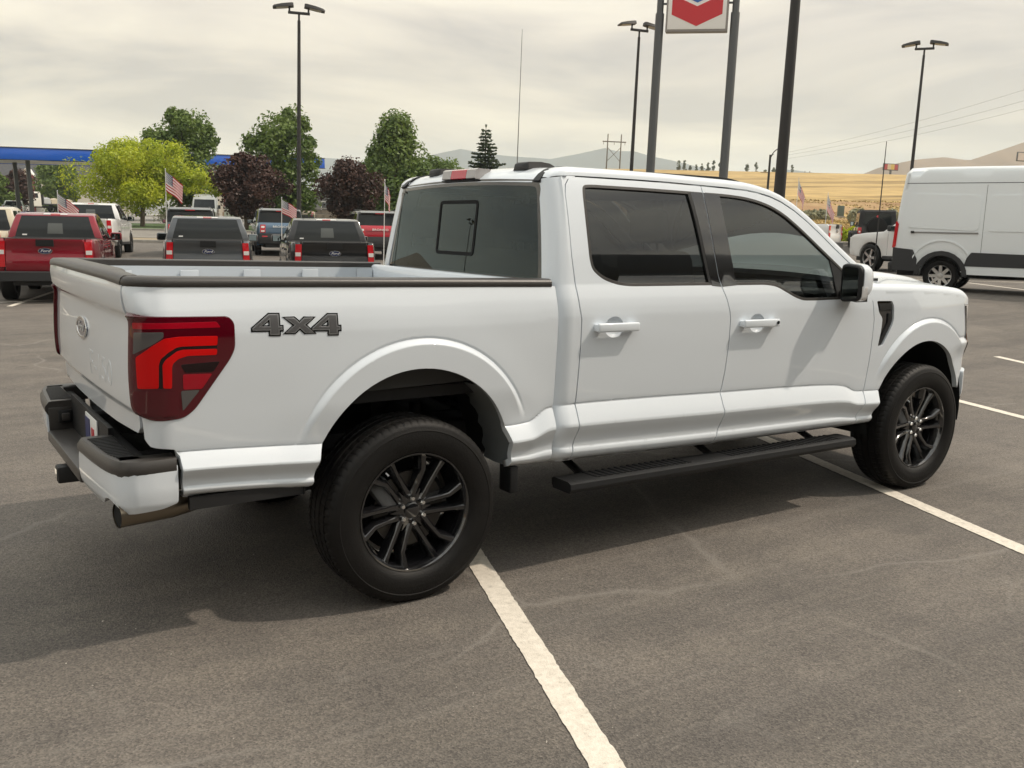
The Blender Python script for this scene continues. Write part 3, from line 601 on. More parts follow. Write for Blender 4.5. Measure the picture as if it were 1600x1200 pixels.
for mir in (False,True):
    panel('bumper_end',[half],Mbp,M_WHITE,BP,grid=.016,flange=.03,mirror=mir,outdir=(-1,0,0))
    sp=empty('step_pad',parent=BP); ss=np.linspace(.003,s1,26); secs=[]
    for s in ss:
        o=Mbp(np.array([s]),np.array([.73]))[0]; inx=max(o[0]+.105,-1.118) if s>.22 else o[0]; iny=o[1] if s>.22 else -.86
        o=o.copy(); q=np.array([inx,iny,0]); e=(q-o); e[2]=0
        secs.append([o+e*a+np.array([0,0,dz])+np.array([-.004,-.002,0])*(a<.05) for a,dz in ((0.0,-.012+.003),(-.0,.010),(.10,.034),(.2,.036),(.92,.036),(1,.03),(1,-.04),(.1,-.04))])
    secs=[np.array(s_)*([1,-1,1] if mir else [1,1,1]) for s_ in secs]
    sweep('pad',secs,M_CAP,sp,sharp=40)
    ky=1 if mir else -1
    V=[];F=[]
    for j in range(15):
        yy=ky*(.86-.026*j); xo=float(np.interp(abs(yy),[.44,.78,.9],[-1.228,-1.205,-1.18])); b=len(V)
        for x_,dz in ((xo,.7655),(xo,.769),(-1.128,.769),(-1.128,.7655)):
            V+=[(x_,yy-.006,dz),(x_,yy+.006,dz)]
        F+=[(b,b+1,b+3,b+2),(b+2,b+3,b+5,b+4),(b+4,b+5,b+7,b+6),(b,b+2,b+4,b+6),(b+1,b+7,b+5,b+3)]
    mk('tread',V,F,M_BLKPL,sp,kind='stuff')
box('centre_step',(-1.19,0,.600),(.125,.87,.055),M_CAP,BP,.012)
box('recess_back',(-1.128,0,.70),(.02,.90,.19),M_BLKPL,BP)
for k in (-1,1): box('recess_side',(-1.185,k*.445,.675),(.115,.02,.12),M_CAP,BP,.006)
sk=box('trailer_socket',(-1.17,.428,.690),(.062,.02,.062),M_BLKPL,BP,.006); box('socket_cap',(-1.17,.415,.690),(.035,.014,.035),M_CAP,sk,.004)
box('bumper_bar',(-1.10,0,.66),(.07,1.80,.16),M_STEEL,BP,.01)
LP=box('licence_plate',(-1.142,-.10,.72),(.006,.26,.125),M_WHT,T,.002)
box('plate_field',(-1.1465,-.145,.70),(.003,.06,.07),mat('plate_red',(.45,.015,.03),rough=.4),LP); box('plate_field',(-1.1465,-.03,.715),(.003,.10,.10),mat('plate_blue',(.01,.02,.12),rough=.4),LP)
hr=box('hitch_receiver',(-1.16,0,.515),(.24,.075,.075),M_STEEL,T,.008); box('hitch_opening',(-1.281,0,.515),(.004,.05,.05),M_GLOSSB,hr)
ex_=tube('exhaust_pipe',[(.2,-.52,.60),(-.5,-.62,.585),(-.85,-.80,.56),(-1.0,-.855,.553),(-1.20,-.885,.552)],[.035,.038,.045,.047,.047],M_EXH,T,16,caps=False)
tube('pipe_inside',[(-1.0,-.855,.553),(-1.195,-.885,.552)],.043,M_LINER,ex_,16)
# ---- front end (grille, bumper, valance)
Fb=empty('front_bumper',parent=T)
def Mfbump(s,z):
    s=np.asarray(s,float); z=np.asarray(z,float); th=np.clip((s-SF)/RF,0,np.pi/2); w=.955-.05*np.clip((.60-z)/.08,0,1)**2
    return np.stack([np.where(s<=SF,s,SF+RF*np.sin(th))+.03,-(w-RF*(1-np.cos(th))),z+0*s],-1)
for mir in (False,True):
    panel('bumper_end',[round_poly([(4.185,.545),(4.175,.60),(4.175,.735),(4.27,.745),(4.455,.745),(4.455,.53),(4.23,.53)],.015,3)],Mfbump,M_WHITE,Fb,grid=.02,flange=.05,mirror=mir)
sweep('bumper_face',[[(4.34,y,.53),(4.40+.10*(1-(y/.8)**2),y,.55),(4.41+.11*(1-(y/.8)**2),y,.72),(4.34,y,.745)] for y in np.linspace(-.80,.80,9)],M_WHITE,Fb)
sweep('valance',[[(4.12,y,.40),(4.30+.1*(1-(y/.86)**2),y,.42),(4.34+.1*(1-(y/.86)**2),y,.54),(4.2,y,.54)] for y in np.linspace(-.86,.86,9)],M_BLKPL,Fb)
gr=sweep('grille',[[(4.2,y,.74),(4.37+.08*(1-(y/.75)**2),y,.75),(4.36+.08*(1-(y/.75)**2),y,1.20),(4.2,y,1.21)] for y in np.linspace(-.70,.70,9)],M_GLOSSB,T)
for k in range(5): sweep('grille_bar',[[(4.38+.08*(1-(y/.75)**2),y,.80+.085*k),(4.39+.08*(1-(y/.75)**2),y,.82+.085*k),(4.37+.08*(1-(y/.75)**2),y,.84+.085*k)] for y in np.linspace(-.66,.66,7)],M_BLKPL,gr)
# ---- mirrors
for mir in (False,True):
    k=1 if mir else -1
    mr=empty('mirror',parent=T)
    def ring(x,y0,y1,z0,z1,r): return [(x,k*a,b) for a,b in round_poly([(y0,z0),(y1,z0+.012),(y1,z1-.012),(y0,z1)],[r,r*1.2,r*1.2,r],4)]
    sweep('housing',[ring(2.735,1.016,1.137,1.258,1.466,.03),ring(2.742,1.008,1.146,1.252,1.473,.035),ring(2.79,1.006,1.148,1.252,1.475,.04),ring(2.81,1.008,1.146,1.254,1.473,.045)],M_BLKPL,mr,sharp=50)
    sweep('cap',[ring(2.760,1.004,1.152,1.268,1.478,.04),ring(2.82,1.003,1.154,1.270,1.480,.05),ring(2.85,1.012,1.144,1.280,1.470,.05),ring(2.875,1.03,1.122,1.30,1.448,.04),ring(2.885,1.055,1.10,1.33,1.42,.02)],M_WHITE,mr,sharp=60)
    sweep('signal_lens',[ring(2.752,1.10,1.1495,1.258,1.365,.015),ring(2.79,1.10,1.1565,1.258,1.365,.018)],M_CLEAR,mr,sharp=50)
    gl=[(2.7345,k*a,b) for a,b in round_poly([(1.026,1.272),(1.128,1.277),(1.128,1.451),(1.026,1.455)],.022,4)]
    mk('glass',gl,[tuple(range(len(gl)))],M_MIRROR,mr)
    sweep('arm',[[(2.80,k*y,z0),(2.90,k*y,z0),(2.90,k*y,z0+.05),(2.80,k*y,z0+.05)] for y,z0 in ((.935,1.262),(1.0,1.258),(1.08,1.252))],M_BLKPL,mr)
# ---- running boards
for mir in (False,True):
    k=1 if mir else -1; rb=empty('running_board',parent=T)
    sec=[(.885,.405),(.885,.432),(.90,.440),(1.015,.440),(1.038,.430),(1.042,.405),(1.03,.385),(.90,.385)]
    zs=lambda x:-.006*(x-.8)
    sweep('step',[[(x,k*a,b+zs(x)) for a,b in sec] for x in (.80,.84,2.93,2.96)],M_BLKPL,rb,sharp=40)
    V=[];F=[]
    for j in range(46):
        x=.98+.041*j
        if 1.62<x<1.92: continue
        b=len(V); z=.4405+zs(x)
        for dx,dz in ((-.012,0),(-.008,.005),(.008,.005),(.012,0)): V+=[(x+dx,k*.905,z+dz),(x+dx+.012,k*1.012,z+dz)]
        F+=[(b,b+1,b+3,b+2),(b+2,b+3,b+5,b+4),(b+4,b+5,b+7,b+6),(b,b+2,b+4,b+6),(b+1,b+7,b+5,b+3)]
    mk('tread',V,F,M_BLKPL,rb,kind='stuff')
    for x in (1.0,1.9,2.75): tube('bracket',[(x,k*.62,.50),(x,k*.80,.44),(x,k*.92,.395)],.02,M_STEEL,rb,8)
# ---- wheel wells, chassis
def well(cx,cz,R,y0,y1,m,nm,a0=0,a1=180):
    V=[];F=[]; A=np.linspace(R_(a0),R_(a1),25)
    for a in A: V+= [(cx+R*math.cos(a),y0,cz+R*math.sin(a)),(cx+R*math.cos(a),y1,cz+R*math.sin(a))]
    F=[(2*i,2*i+1,2*i+3,2*i+2) for i in range(24)]
    return mk(nm,V,F,m,T,sharp=180)
for k in (-1,1):
    well(.015,.55,.515,k*.955,k*.52,M_LINER,'wheel_liner'); well(3.685,.49,.505,k*.945,k*.45,M_LINER,'wheel_liner',-10,190)
    mk('inner_bedside',[(-.60,k*.868,.93),(.56,k*.868,.95),(.56,k*.868,1.16),(-.60,k*.868,1.16)],[(0,1,2,3)],mat('inner_dark',(.06,.061,.061),rough=.6),T)
    box('well_bulkhead',(-.35,k*.46,.72),(.75,.03,.55),M_LINER,T)
    V=[];F=[]
    for i,a in enumerate(np.linspace(R_(-2),R_(52),14)):
        for q,y in enumerate((.935,.82,.70)): V.append((.015+(.495-.012*(q==1)+.01*math.sin(i*2.2)*(q==2))*math.cos(a)*1.02,k*y,.55+.49*math.sin(a)))
    F=[(3*i+q,3*i+q+1,3*i+q+4,3*i+q+3) for i in range(13) for q in (0,1)]
    mk('splash_liner',V,F,mat('splash_grey',(.17,.185,.19),rough=.6),T,sharp=180)
    box('frame_rail',(1.6,k*.48,.60),(5.4,.09,.17),M_STEEL,T,.01)
    mf=box('mud_bracket',(.535,k*.90,.47),(.045,.10,.13),M_BLKPL,T,.008)
    sweep('leaf_spring',[[(x,k*.55,z),(x,k*.62,z),(x,k*.62,z+.03),(x,k*.55,z+.03)] for x,z in ((-.75,.58),(-.4,.47),(0,.43),(.4,.47),(.7,.56))],M_STEEL,T)
    tube('shock_absorber',[(.14,k*.60,.42),(.22,k*.55,.80)],.03,M_STEEL,T,10)
    box('lower_sill',(-.72,k*.93,.575),(.46,.03,.05),M_STEEL,T)
tube('rear_axle',[(0,-.82,.405),(0,-.2,.405),(0,-.12,.405),(0,.12,.405),(0,.2,.405),(0,.82,.405)],[.045,.05,.15,.15,.05,.045],M_STEEL,T,14)
tube('drive_shaft',[(.1,0,.41),(2.2,0,.52)],.045,M_STEEL,T,10)
box('fuel_tank',(1.3,.28,.50),(1.5,.5,.26),M_STEEL,T,.04); box('gearbox',(2.6,0,.55),(1.0,.45,.3),M_STEEL,T,.05)
box('underbody',(1.9,0,.585),(2.6,1.70,.05),M_STEEL,T); box('bed_underside',(-.2,0,.905),(1.75,1.66,.05),M_STEEL,T)
lathe('spare_tyre',[(.20,-.1),(.36,-.11),(.38,-.06),(.38,.06),(.36,.11),(.20,.1)],M_RUBBER,T,seg=28,axis='z',c=(-.72,0,.60))
# ---- wheels
def make_wheel(parent,loc,rz):
    w=empty('wheel',loc,rz,parent)
    # outboard side is -y
    pr=[(.262,-.108),(.275,-.124),(.300,-.136),(.335,-.1385),(.362,-.134),(.366,-.136),(.380,-.130),(.384,-.129),(.396,-.120),(.405,-.108),(.409,-.100),(.411,-.078),(.411,-.0765),(.402,-.075),(.402,-.065),(.4115,-.0635),(.412,-.032),(.412,-.0305),(.403,-.029),(.403,-.018),(.412,-.0165)]
    pr=pr+[(r,-h) for r,h in pr[::-1]]; seg=360; n=len(pr); V=[];F=[]
    for k in range(seg):
        a=2*math.pi*k/seg; ph=k%5
        for i,(r,h) in enumerate(pr):
            rr=r; da=0.; ii=min(i,n-1-i); hs=1 if i<n/2 else -1
            if ii in (6,7,8,9,10,11,12) and ph==0: rr-=(.0002,.0005,.0015,.003,.0045,.005,.005)[ii-6]
            if ii in (15,16,17) and (k%6)==0: rr-=.003
            da=.9*math.radians(1.25)*math.sin(abs(h)*38)*(1 if ii>8 else 0)
            z=rr*math.sin(a+da); z=max(z,-.4045)
            V.append((rr*math.cos(a+da),h,z))
    for k in range(seg):
        k2=(k+1)%seg
        for i in range(n-1): F.append((k*n+i,k*n+i+1,k2*n+i+1,k2*n+i))
    mk('tyre',V,F,M_RUBBER,w,sharp=28)
    rim=[(.262,-.106),(.268,-.113),(.2655,-.1175),(.258,-.117),(.252,-.108),(.246,-.096),(.243,-.06),(.228,-.02),(.222,.03),(.23,.08),(.25,.10),(.262,.106)]
    rm=lathe('rim',rim,M_GLOSSB,w,seg=72,axis='y',sharp=30)
    bm=bmesh.new()
    def beam(pts,yf,wt,wb,dp):
        # pts in the wheel plane; yf = face height at each point
        P=[np.array(p) for p in pts]; rows=[]
        for i in range(len(P)):
            t=P[min(i+1,len(P)-1)]-P[max(i-1,0)]; t=t/np.linalg.norm(t); nn=np.array([-t[1],t[0]])
            row=[]
            for off,dy in ((-wb[i]/2,dp),(-wt[i]/2-.002,.008),(-wt[i]/2+.005,0),(wt[i]/2-.005,0),(wt[i]/2+.002,.008),(wb[i]/2,dp)):
                q=P[i]+nn*off; row.append(bm.verts.new((q[0],yf[i]+dy,q[1])))
            rows.append(row)
        for a,b in zip(rows,rows[1:]):
            for j in range(5): bm.faces.new((a[j],a[j+1],b[j+1],b[j]))
            bm.faces.new((a[5],a[0],b[0],b[5]))
        bm.faces.new(rows[0]); bm.faces.new(rows[-1][::-1])
    for k in range(6):
        a=R_(60*k+4); c,s=math.cos(a),math.sin(a); Rm=np.array([[c,-s],[s,c]])
        tr=lambda q:[Rm@np.array(p) for p in q]
        beam(tr([(.058,-.026),(.12,-.028),(.20,-.032),(.252,-.036)]),[-.074,-.080,-.092,-.105],[.027,.024,.023,.027],[.044,.044,.046,.05],.05)
        beam(tr([(.058,.026),(.12,.028),(.185,.034),(.244,.072)]),[-.074,-.080,-.091,-.105],[.027,.024,.024,.029],[.044,.044,.046,.052],.05)
        beam(tr([(.05,0),(.10,0)]),[-.070,-.064],[.03,.012],[.05,.03],.04)
    from_bm('spokes',bm,M_GLOSSB,w,30)
    lathe('hub',[(0,-.086),(.030,-.086),(.036,-.082),(.038,-.070),(.072,-.066),(.080,-.055),(.078,-.02)],M_GLOSSB,w,seg=36,axis='y')
    for k in range(6):
        a=R_(60*k+34); cx,cz=.057*math.cos(a),.057*math.sin(a)
        lathe('lug_nut',[(0,-.095),(.008,-.095),(.0122,-.089),(.0128,-.062)],M_CHROME,w,seg=8,axis='y',c=(cx,0,cz),sharp=25)
    lathe('brake_disc',[(.06,-.03),(.06,-.042),(.170,-.040),(.170,-.015)],mat('brake_iron',(.06,.058,.055),rough=.35,metal=1.),w,seg=40,axis='y')
    lathe('backing_plate',[(0,.03),(.21,.03),(.21,.034)],M_LINER,w,seg=32,axis='y')
    box('brake_caliper',(-.12,-.035,.08),(.09,.07,.16),M_INNER,w,.02,2,Matrix.Rotation(R_(-35),3,'Y'))
    tube('valve_stem',[(.236*math.cos(2.2),-.10,.236*math.sin(2.2)),(.222*math.cos(2.2),-.112,.222*math.sin(2.2))],.004,M_SILV,w,6)
    return w
w0=make_wheel(T,(0,-.868,.405),0.)
for (x,y,rz,spin) in ((3.694,-.868,0.,14),(0,.868,math.pi,0),(3.694,.868,math.pi,0)):
    w=copy_tree(w0,T); w.location=(x,y,.405); w.rotation_euler=(0,0,rz)
# ================================================================== the place: ground heights in a frame of depth (dd) and offset to the right (ss)
GF=np.array([math.cos(YAW),math.sin(YAW)]); GR=np.array([math.sin(YAW),-math.cos(YAW)]); G0=CAM[:2]
_zL=pchip([-900,20,30,42,66,80,110,130,200,400,6000],[0,0,.2,.5,1.0,1.25,1.8,2.3,2.6,3,3])
_zR=pchip([-900,11,16,21,31,40,46,60,80,90,102,130,220,350,500,6000],[0,0,.18,.42,.46,.8,1.2,1.45,2.6,3.0,4.9,7.2,13.5,22.4,22.6,22.6])
def gzds(d,s):
    d=np.asarray(d,float); s=np.asarray(s,float); q=s/np.maximum(d,6); t=sst(-.12,.10,q); return (1-t)*_zL(d)+t*_zR(d)
def P2(d,s): return G0[0]+d*GF[0]+s*GR[0],G0[1]+d*GF[1]+s*GR[1]
def LOC(d,s,dz=0.): x,y=P2(d,s); return (float(x),float(y),float(gzds(d,s))+dz)
UP=Vector((.0129,-.0124,1.)).normalized()
def plumb(o,rz=0.):
    """stand a thing true to gravity (the lot itself falls about one degree)"""
    o.rotation_mode='QUATERNION'; o.rotation_quaternion=Vector((0,0,1)).rotation_difference(UP)@Matrix.Rotation(rz,3,'Z').to_quaternion(); return o
def sheet(name,ds_,ss_,m,dz=0.,kind='structure',zf=None):
    D,S=np.meshgrid(ds_,ss_,indexing='ij'); x,y=P2(D,S); z=gzds(D,S)+dz if zf is None else zf(D,S)
    V=np.stack([x,y,z],-1).reshape(-1,3); n=len(ss_); F=[(i*n+j,i*n+j+1,(i+1)*n+j+1,(i+1)*n+j) for i in range(len(ds_)-1) for j in range(n-1)]
    F=[f[::-1] for f in F]
    o=mk(name,V,F,m,sharp=180); o['kind']=kind; return o
# ---- asphalt: tyre-polished, dusty, cracked
def asphalt():
    m=bpy.data.materials.new('asphalt'); m.use_nodes=True; t=m.node_tree; b=t.nodes['Principled BSDF']; N=t.nodes.new; L=t.links.new
    c=N('ShaderNodeTexCoord')
    def noise(sc,det=4,ro=.6,vec=None,dist=0.):
        n=N('ShaderNodeTexNoise'); n.inputs['Scale'].default_value=sc; n.inputs['Detail'].default_value=det; n.inputs['Roughness'].default_value=ro; n.inputs['Distortion'].default_value=dist
        L(vec if vec else c.outputs['Object'],n.inputs['Vector']); return n.outputs['Fac']
    def ramp(f,a,b_,ca,cb):
        r=N('ShaderNodeValToRGB'); r.color_ramp.elements[0].position=a; r.color_ramp.elements[1].position=b_; r.color_ramp.elements[0].color=(*ca,1); r.color_ramp.elements[1].color=(*cb,1); L(f,r.inputs['Fac']); return r.outputs[0]
    def mixc(bt,f,a,b_):
        x=N('ShaderNodeMixRGB'); x.blend_type=bt; 
        if isinstance(f,(int,float)): x.inputs[0].default_value=f
        else: L(f,x.inputs[0])
        for k,v in ((1,a),(2,b_)):
            if isinstance(v,tuple): x.inputs[k].default_value=(*v,1)
            else: L(v,x.inputs[k])
        return x.outputs[0]
    base=ramp(noise(.55,6,.62),.30,.72,(.108,.098,.0885),(.176,.158,.141))
    base=mixc('MULTIPLY',1.,base,ramp(noise(2.6,5,.7),.3,.75,(.86,.86,.87),(1.14,1.13,1.10)))
    mp=N('ShaderNodeMapping'); mp.inputs['Rotation'].default_value=(0,0,R_(33)); mp.inputs['Scale'].default_value=(.35,2.6,1); L(c.outputs['Object'],mp.inputs['Vector'])
    base=mixc('MULTIPLY',1.,base,ramp(noise(.9,5,.65,mp.outputs[0],.4),.35,.75,(.84,.84,.85),(1.18,1.17,1.14)))
    # aggregate
    v=N('ShaderNodeTexVoronoi'); v.inputs['Scale'].default_value=150; L(c.outputs['Object'],v.inputs['Vector'])
    base=mixc('MULTIPLY',1.,base,ramp(v.outputs['Color'],.15,.95,(.66,.66,.67),(1.40,1.38,1.35)))
    base=mixc('MULTIPLY',1.,base,ramp(noise(60,3,.7),.3,.7,(.80,.80,.80),(1.2,1.2,1.18)))
    # pale scuffs and stains
    sc=ramp(noise(1.7,8,.75,None,1.2),.60,.80,(0,0,0),(1,1,1)); base=mixc('MIX',mixc('MULTIPLY',1.,sc,(.45,.45,.45)),base,(.25,.232,.208))
    dk=ramp(noise(.42,3,.5),.58,.74,(0,0,0),(1,1,1)); base=mixc('MIX',mixc('MULTIPLY',1.,dk,(.38,.38,.38)),base,(.07,.068,.066))
    # hairline cracks
    wv=N('ShaderNodeTexNoise'); wv.inputs['Scale'].default_value=1.3; wv.inputs['Detail'].default_value=4; L(c.outputs['Object'],wv.inputs['Vector'])
    av=N('ShaderNodeVectorMath'); av.operation='MULTIPLY_ADD'; L(wv.outputs['Color'],av.inputs[0]); av.inputs[1].default_value=(.5,.5,0); L(c.outputs['Object'],av.inputs[2])
    vc=N('ShaderNodeTexVoronoi'); vc.feature='DISTANCE_TO_EDGE'; vc.inputs['Scale'].default_value=.33; L(av.outputs[0],vc.inputs['Vector'])
    ck=ramp(vc.outputs['Distance'],.001,.006,(1,1,1),(0,0,0)); gate=ramp(noise(.5,2),.44,.56,(0,0,0),(1,1,1))
    base=mixc('MIX',mixc('MULTIPLY',1.,mixc('MULTIPLY',1.,ck,gate),(.55,.55,.55)),base,(.235,.215,.19))
    vo=N('ShaderNodeTexVoronoi'); vo.inputs['Scale'].default_value=2.1; L(c.outputs['Object'],vo.inputs['Vector']); sp=ramp(vo.outputs['Distance'],.03,.13,(1,1,1),(0,0,0)); sg=ramp(vo.outputs['Color'],.70,.74,(0,0,0),(1,1,1))
    base=mixc('MIX',mixc('MULTIPLY',1.,mixc('MULTIPLY',1.,sp,sg),(.45,.45,.45)),base,(.055,.052,.05))
    for rot,scl,lo,hi,st in ((R_(62),(.10,5.5,1),.56,.66,.20),(R_(-20),(.16,7.,1),.59,.67,.17),(R_(8),(.5,9.,1),.61,.69,.16)):
        m2=N('ShaderNodeMapping'); m2.inputs['Rotation'].default_value=(0,0,rot); m2.inputs['Scale'].default_value=scl; m2.inputs['Location'].default_value=(rot*3,scl[1],0); L(c.outputs['Object'],m2.inputs['Vector'])
        s2=ramp(noise(1.,6,.7,m2.outputs[0],.25),lo,hi,(0,0,0),(st,st,st)); base=mixc('MIX',mixc('MULTIPLY',1.,s2,ramp(noise(14,4,.8),.35,.6,(.2,.2,.2),(1,1,1))),base,(.27,.25,.222))
    L(base,b.inputs['Base Color']); b.inputs['Roughness'].default_value=.82; b.inputs['Specular IOR Level'].default_value=.35
    bm_=N('ShaderNodeBump'); bm_.inputs['Strength'].default_value=.55; bm_.inputs['Distance'].default_value=.006; L(v.outputs['Distance'],bm_.inputs['Height'])
    b2=N('ShaderNodeBump'); b2.inputs['Strength'].default_value=.25; b2.inputs['Distance'].default_value=.02; L(noise(9,5,.7),b2.inputs['Height']); L(bm_.outputs[0],b2.inputs['Normal']); L(b2.outputs[0],b.inputs['Normal'])
    MATS['asphalt']=m; return m
A_=asphalt()
M_CONC=mat('concrete',(.30,.28,.25),rough=.85,var=.15,vs=3,bump=.2,bs=40)
M_ROAD=mat('street_surface',(.20,.183,.16),rough=.9,var=.18,vs=.5,bump=.2,bs=30)
M_LAWN=mat('lawn_green',(.06,.10,.028),rough=.9,var=.35,vs=.8,det=6,bump=.5,bs=12)
M_FORE=mat('forecourt',(.25,.235,.21),rough=.9,var=.15,vs=.12)
M_VERGE=mat('verge_soil',(.26,.21,.14),rough=.95,var=.3,vs=1.4,det=6,bump=.4,bs=8)
def fieldmat():
    m=bpy.data.materials.new('dry_field'); m.use_nodes=True; t=m.node_tree; b=t.nodes['Principled BSDF']; N=t.nodes.new; L=t.links.new
    c=N('ShaderNodeTexCoord'); mp=N('ShaderNodeMapping'); mp.inputs['Rotation'].default_value=(0,0,R_(-(56.15-90))); mp.inputs['Scale'].default_value=(.010,.085,.05); L(c.outputs['Object'],mp.inputs['Vector'])
    n=N('ShaderNodeTexNoise'); n.inputs['Scale'].default_value=1.; n.inputs['Detail'].default_value=7; n.inputs['Roughness'].default_value=.65; L(mp.outputs[0],n.inputs['Vector'])
    r=N('ShaderNodeValToRGB'); L(n.outputs['Fac'],r.inputs['Fac']); E=r.color_ramp.elements
    E[0].position=.28; E[0].color=(.17,.12,.06,1); E[1].position=.72; E[1].color=(.54,.395,.195,1); e=E.new(.47); e.color=(.41,.295,.14,1); e=E.new(.40); e.color=(.25,.18,.09,1)
    n2=N('ShaderNodeTexNoise'); n2.inputs['Scale'].default_value=.25; n2.inputs['Detail'].default_value=6; L(c.outputs['Object'],n2.inputs['Vector'])
    r2=N('ShaderNodeValToRGB'); r2.color_ramp.elements[0].position=.35; r2.color_ramp.elements[1].position=.7; r2.color_ramp.elements[0].color=(.78,.78,.76,1); r2.color_ramp.elements[1].color=(1.15,1.13,1.08,1); L(n2.outputs['Fac'],r2.inputs['Fac'])
    mx=N('ShaderNodeMixRGB'); mx.blend_type='MULTIPLY'; mx.inputs[0].default_value=1; L(r.outputs[0],mx.inputs[1]); L(r2.outputs[0],mx.inputs[2]); L(mx.outputs[0],b.inputs['Base Color']); b.inputs['Roughness'].default_value=1.; b.inputs['Specular IOR Level'].default_value=.1
    return m
M_FIELD=fieldmat()
M_BANK=mat('dirt_bank',(.26,.155,.09),rough=1.,spec=.1,var=.3,vs=.25,det=7,bump=.6,bs=1.5,col2=(.42,.30,.16))
gr=lambda *a:np.concatenate([np.linspace(p,q,n,endpoint=False) for p,q,n in a])
sall=gr((-4000,-400,14),(-400,-120,14),(-120,120,60),(120,400,20),(400,3600,14)); sall=np.append(sall,3600)
dall=gr((-2500,-300,10),(-300,-60,6),(-60,44,26),(44,140,48),(140,520,38),(520,4300,14)); dall=np.append(dall,4300)
sheet('ground',dall,sall,M_FIELD,zf=lambda D,S:gzds(D,S)-.08*(sst(66,60,D)*sst(130,90,np.abs(S)))-.07*sst(150,140,D)*sst(6,0,S)*sst(140,120,np.abs(S))*sst(60,62,D)-.03)
sheet('asphalt_lot',np.linspace(-60,44.6,80),np.linspace(-60,60,80),A_)
sheet('verge',np.linspace(44.75,47.8,4),np.linspace(-70,90,60),M_VERGE,.10)
sheet('street',np.linspace(47.95,62.0,10),np.linspace(-110,130,80),M_ROAD,.02)
sheet('lawn',np.linspace(62.2,77,10),np.linspace(-110,-4,50),M_LAWN,.13)
sheet('forecourt',np.linspace(77.2,139,20),np.linspace(-135,0,40),M_FORE,.04)
sheet('dirt_bank',np.linspace(86,103.5,14),np.linspace(9,140,70),M_BANK,zf=lambda D,S:gzds(D,S)+.03+.22*np.sin(S*.33+D*.2)*np.sin(D*.5)*sst(86,89,D)*sst(103.5,100,D)+.12*np.sin(S*.9+1.3*np.sin(D))*sst(86,89,D)*sst(103.5,100,D))
def kerb(d,s0,s1,n):
    secs=[]
    for s in np.linspace(s0,s1,n):
        z=float(gzds(d,s)); row=[]
        for dd,dz in ((-.09,-.05),(-.085,.12),(-.06,.14),(.07,.14),(.08,.11),(.08,-.05)):
            x,y=P2(d+dd,s); row.append((x,y,z+dz))
        secs.append(row)
    o=sweep('kerb',secs,M_CONC,sharp=40); o['kind']='structure'; return o
kerb(44.68,-60,60,60); kerb(47.9,-110,130,90); kerb(62.1,-110,130,90); kerb(77.1,-110,-4,40)
# ---- painted stall lines (worn)
def paintmat():
    m=mat('line_paint',(.62,.575,.50),rough=.75); t=m.node_tree; b=t.nodes['Principled BSDF']; N=t.nodes.new; L=t.links.new
    c=N('ShaderNodeTexCoord'); n=N('ShaderNodeTexNoise'); n.inputs['Scale'].default_value=24; n.inputs['Detail'].default_value=9; n.inputs['Roughness'].default_value=.8; L(c.outputs['Object'],n.inputs['Vector'])
    r=N('ShaderNodeValToRGB'); E=r.color_ramp.elements; E[0].position=.31; E[0].color=(.17,.155,.14,1); E[1].position=.41; E[1].color=(.58,.53,.45,1); e=E.new(.66); e.color=(.76,.70,.61,1); L(n.outputs['Fac'],r.inputs['Fac']); L(r.outputs[0],b.inputs['Base Color'])
    v=N('ShaderNodeTexVoronoi'); v.inputs['Scale'].default_value=150; L(c.outputs['Object'],v.inputs['Vector']); bm_=N('ShaderNodeBump'); bm_.inputs['Strength'].default_value=.35; bm_.inputs['Distance'].default_value=.005; L(v.outputs['Distance'],bm_.inputs['Height']); L(bm_.outputs[0],b.inputs['Normal'])
    return m
M_LINE=paintmat()
def line(a,b,w=.11,n=60,seed=0):
    a=np.array(a,float); b=np.array(b,float); t=(b-a)/np.linalg.norm(b-a); nn=np.array([-t[1],t[0]]); V=[]; r=np.random.default_rng(seed); n=max(n,int(np.linalg.norm(b-a)/.022))
    for k in range(n+1):
        p=a+(b-a)*k/n
        for sg in (-1,1):
            q=p+nn*sg*(w/2+r.normal(0,.0016)); z=float(gzds((q-G0)@GF,(q-G0)@GR)); V.append((q[0],q[1],z+.004))
    o=mk('stall_line',V,[(2*i,2*i+1,2*i+3,2*i+2) for i in range(n)],M_LINE); o['kind']='structure'; return o
ld=np.array([.345,1.])
for k in range(-4,9):
    x0=.735+3.045*k
    line((x0-3.6*ld[0],-3.6),(x0+2.4*ld[0],2.4),seed=k+10)
line((-14,11.9),(6.0,17.9),seed=40)
for k in range(8): 
    p=np.array([-3.0+3.05*k,15.1+.85*k*0]); line(p,p+ld*5.2,seed=60+k)
line((21.9,9.5),(19.6,5.9),seed=80); line((25.1,15.0),(31.5,13.4),w=.12,seed=81); line((19.7,12.6),(27.5,6.2),w=.10,seed=82)
# ---- small pale stones and litter on the asphalt
rs=np.random.default_rng(3); V=[];F=[]
for k in range(260):
    d=rs.uniform(1.2,9)**1.0; s=rs.uniform(-.7,.7)*d; x,y=P2(d,s); r=rs.uniform(.0015,.0042); b=len(V)
    q=rs.normal(0,1,(6,3))*.25+np.array([(1,0,0),(-1,0,0),(0,1,0),(0,-1,0),(0,0,1),(0,0,-.2)]); q=q*r; V+=[(x+a,y+c,max(e,-.0005)+.001) for a,c,e in q]
    F+=[(b,b+2,b+4),(b+2,b+1,b+4),(b+1,b+3,b+4),(b+3,b,b+4)]
gv=mk('gravel',V,F,mat('pebble',(.42,.39,.34),rough=.9,var=.4,vs=3)); gv['kind']='stuff'; tag(gv,'small pale stones scattered over the asphalt','gravel')
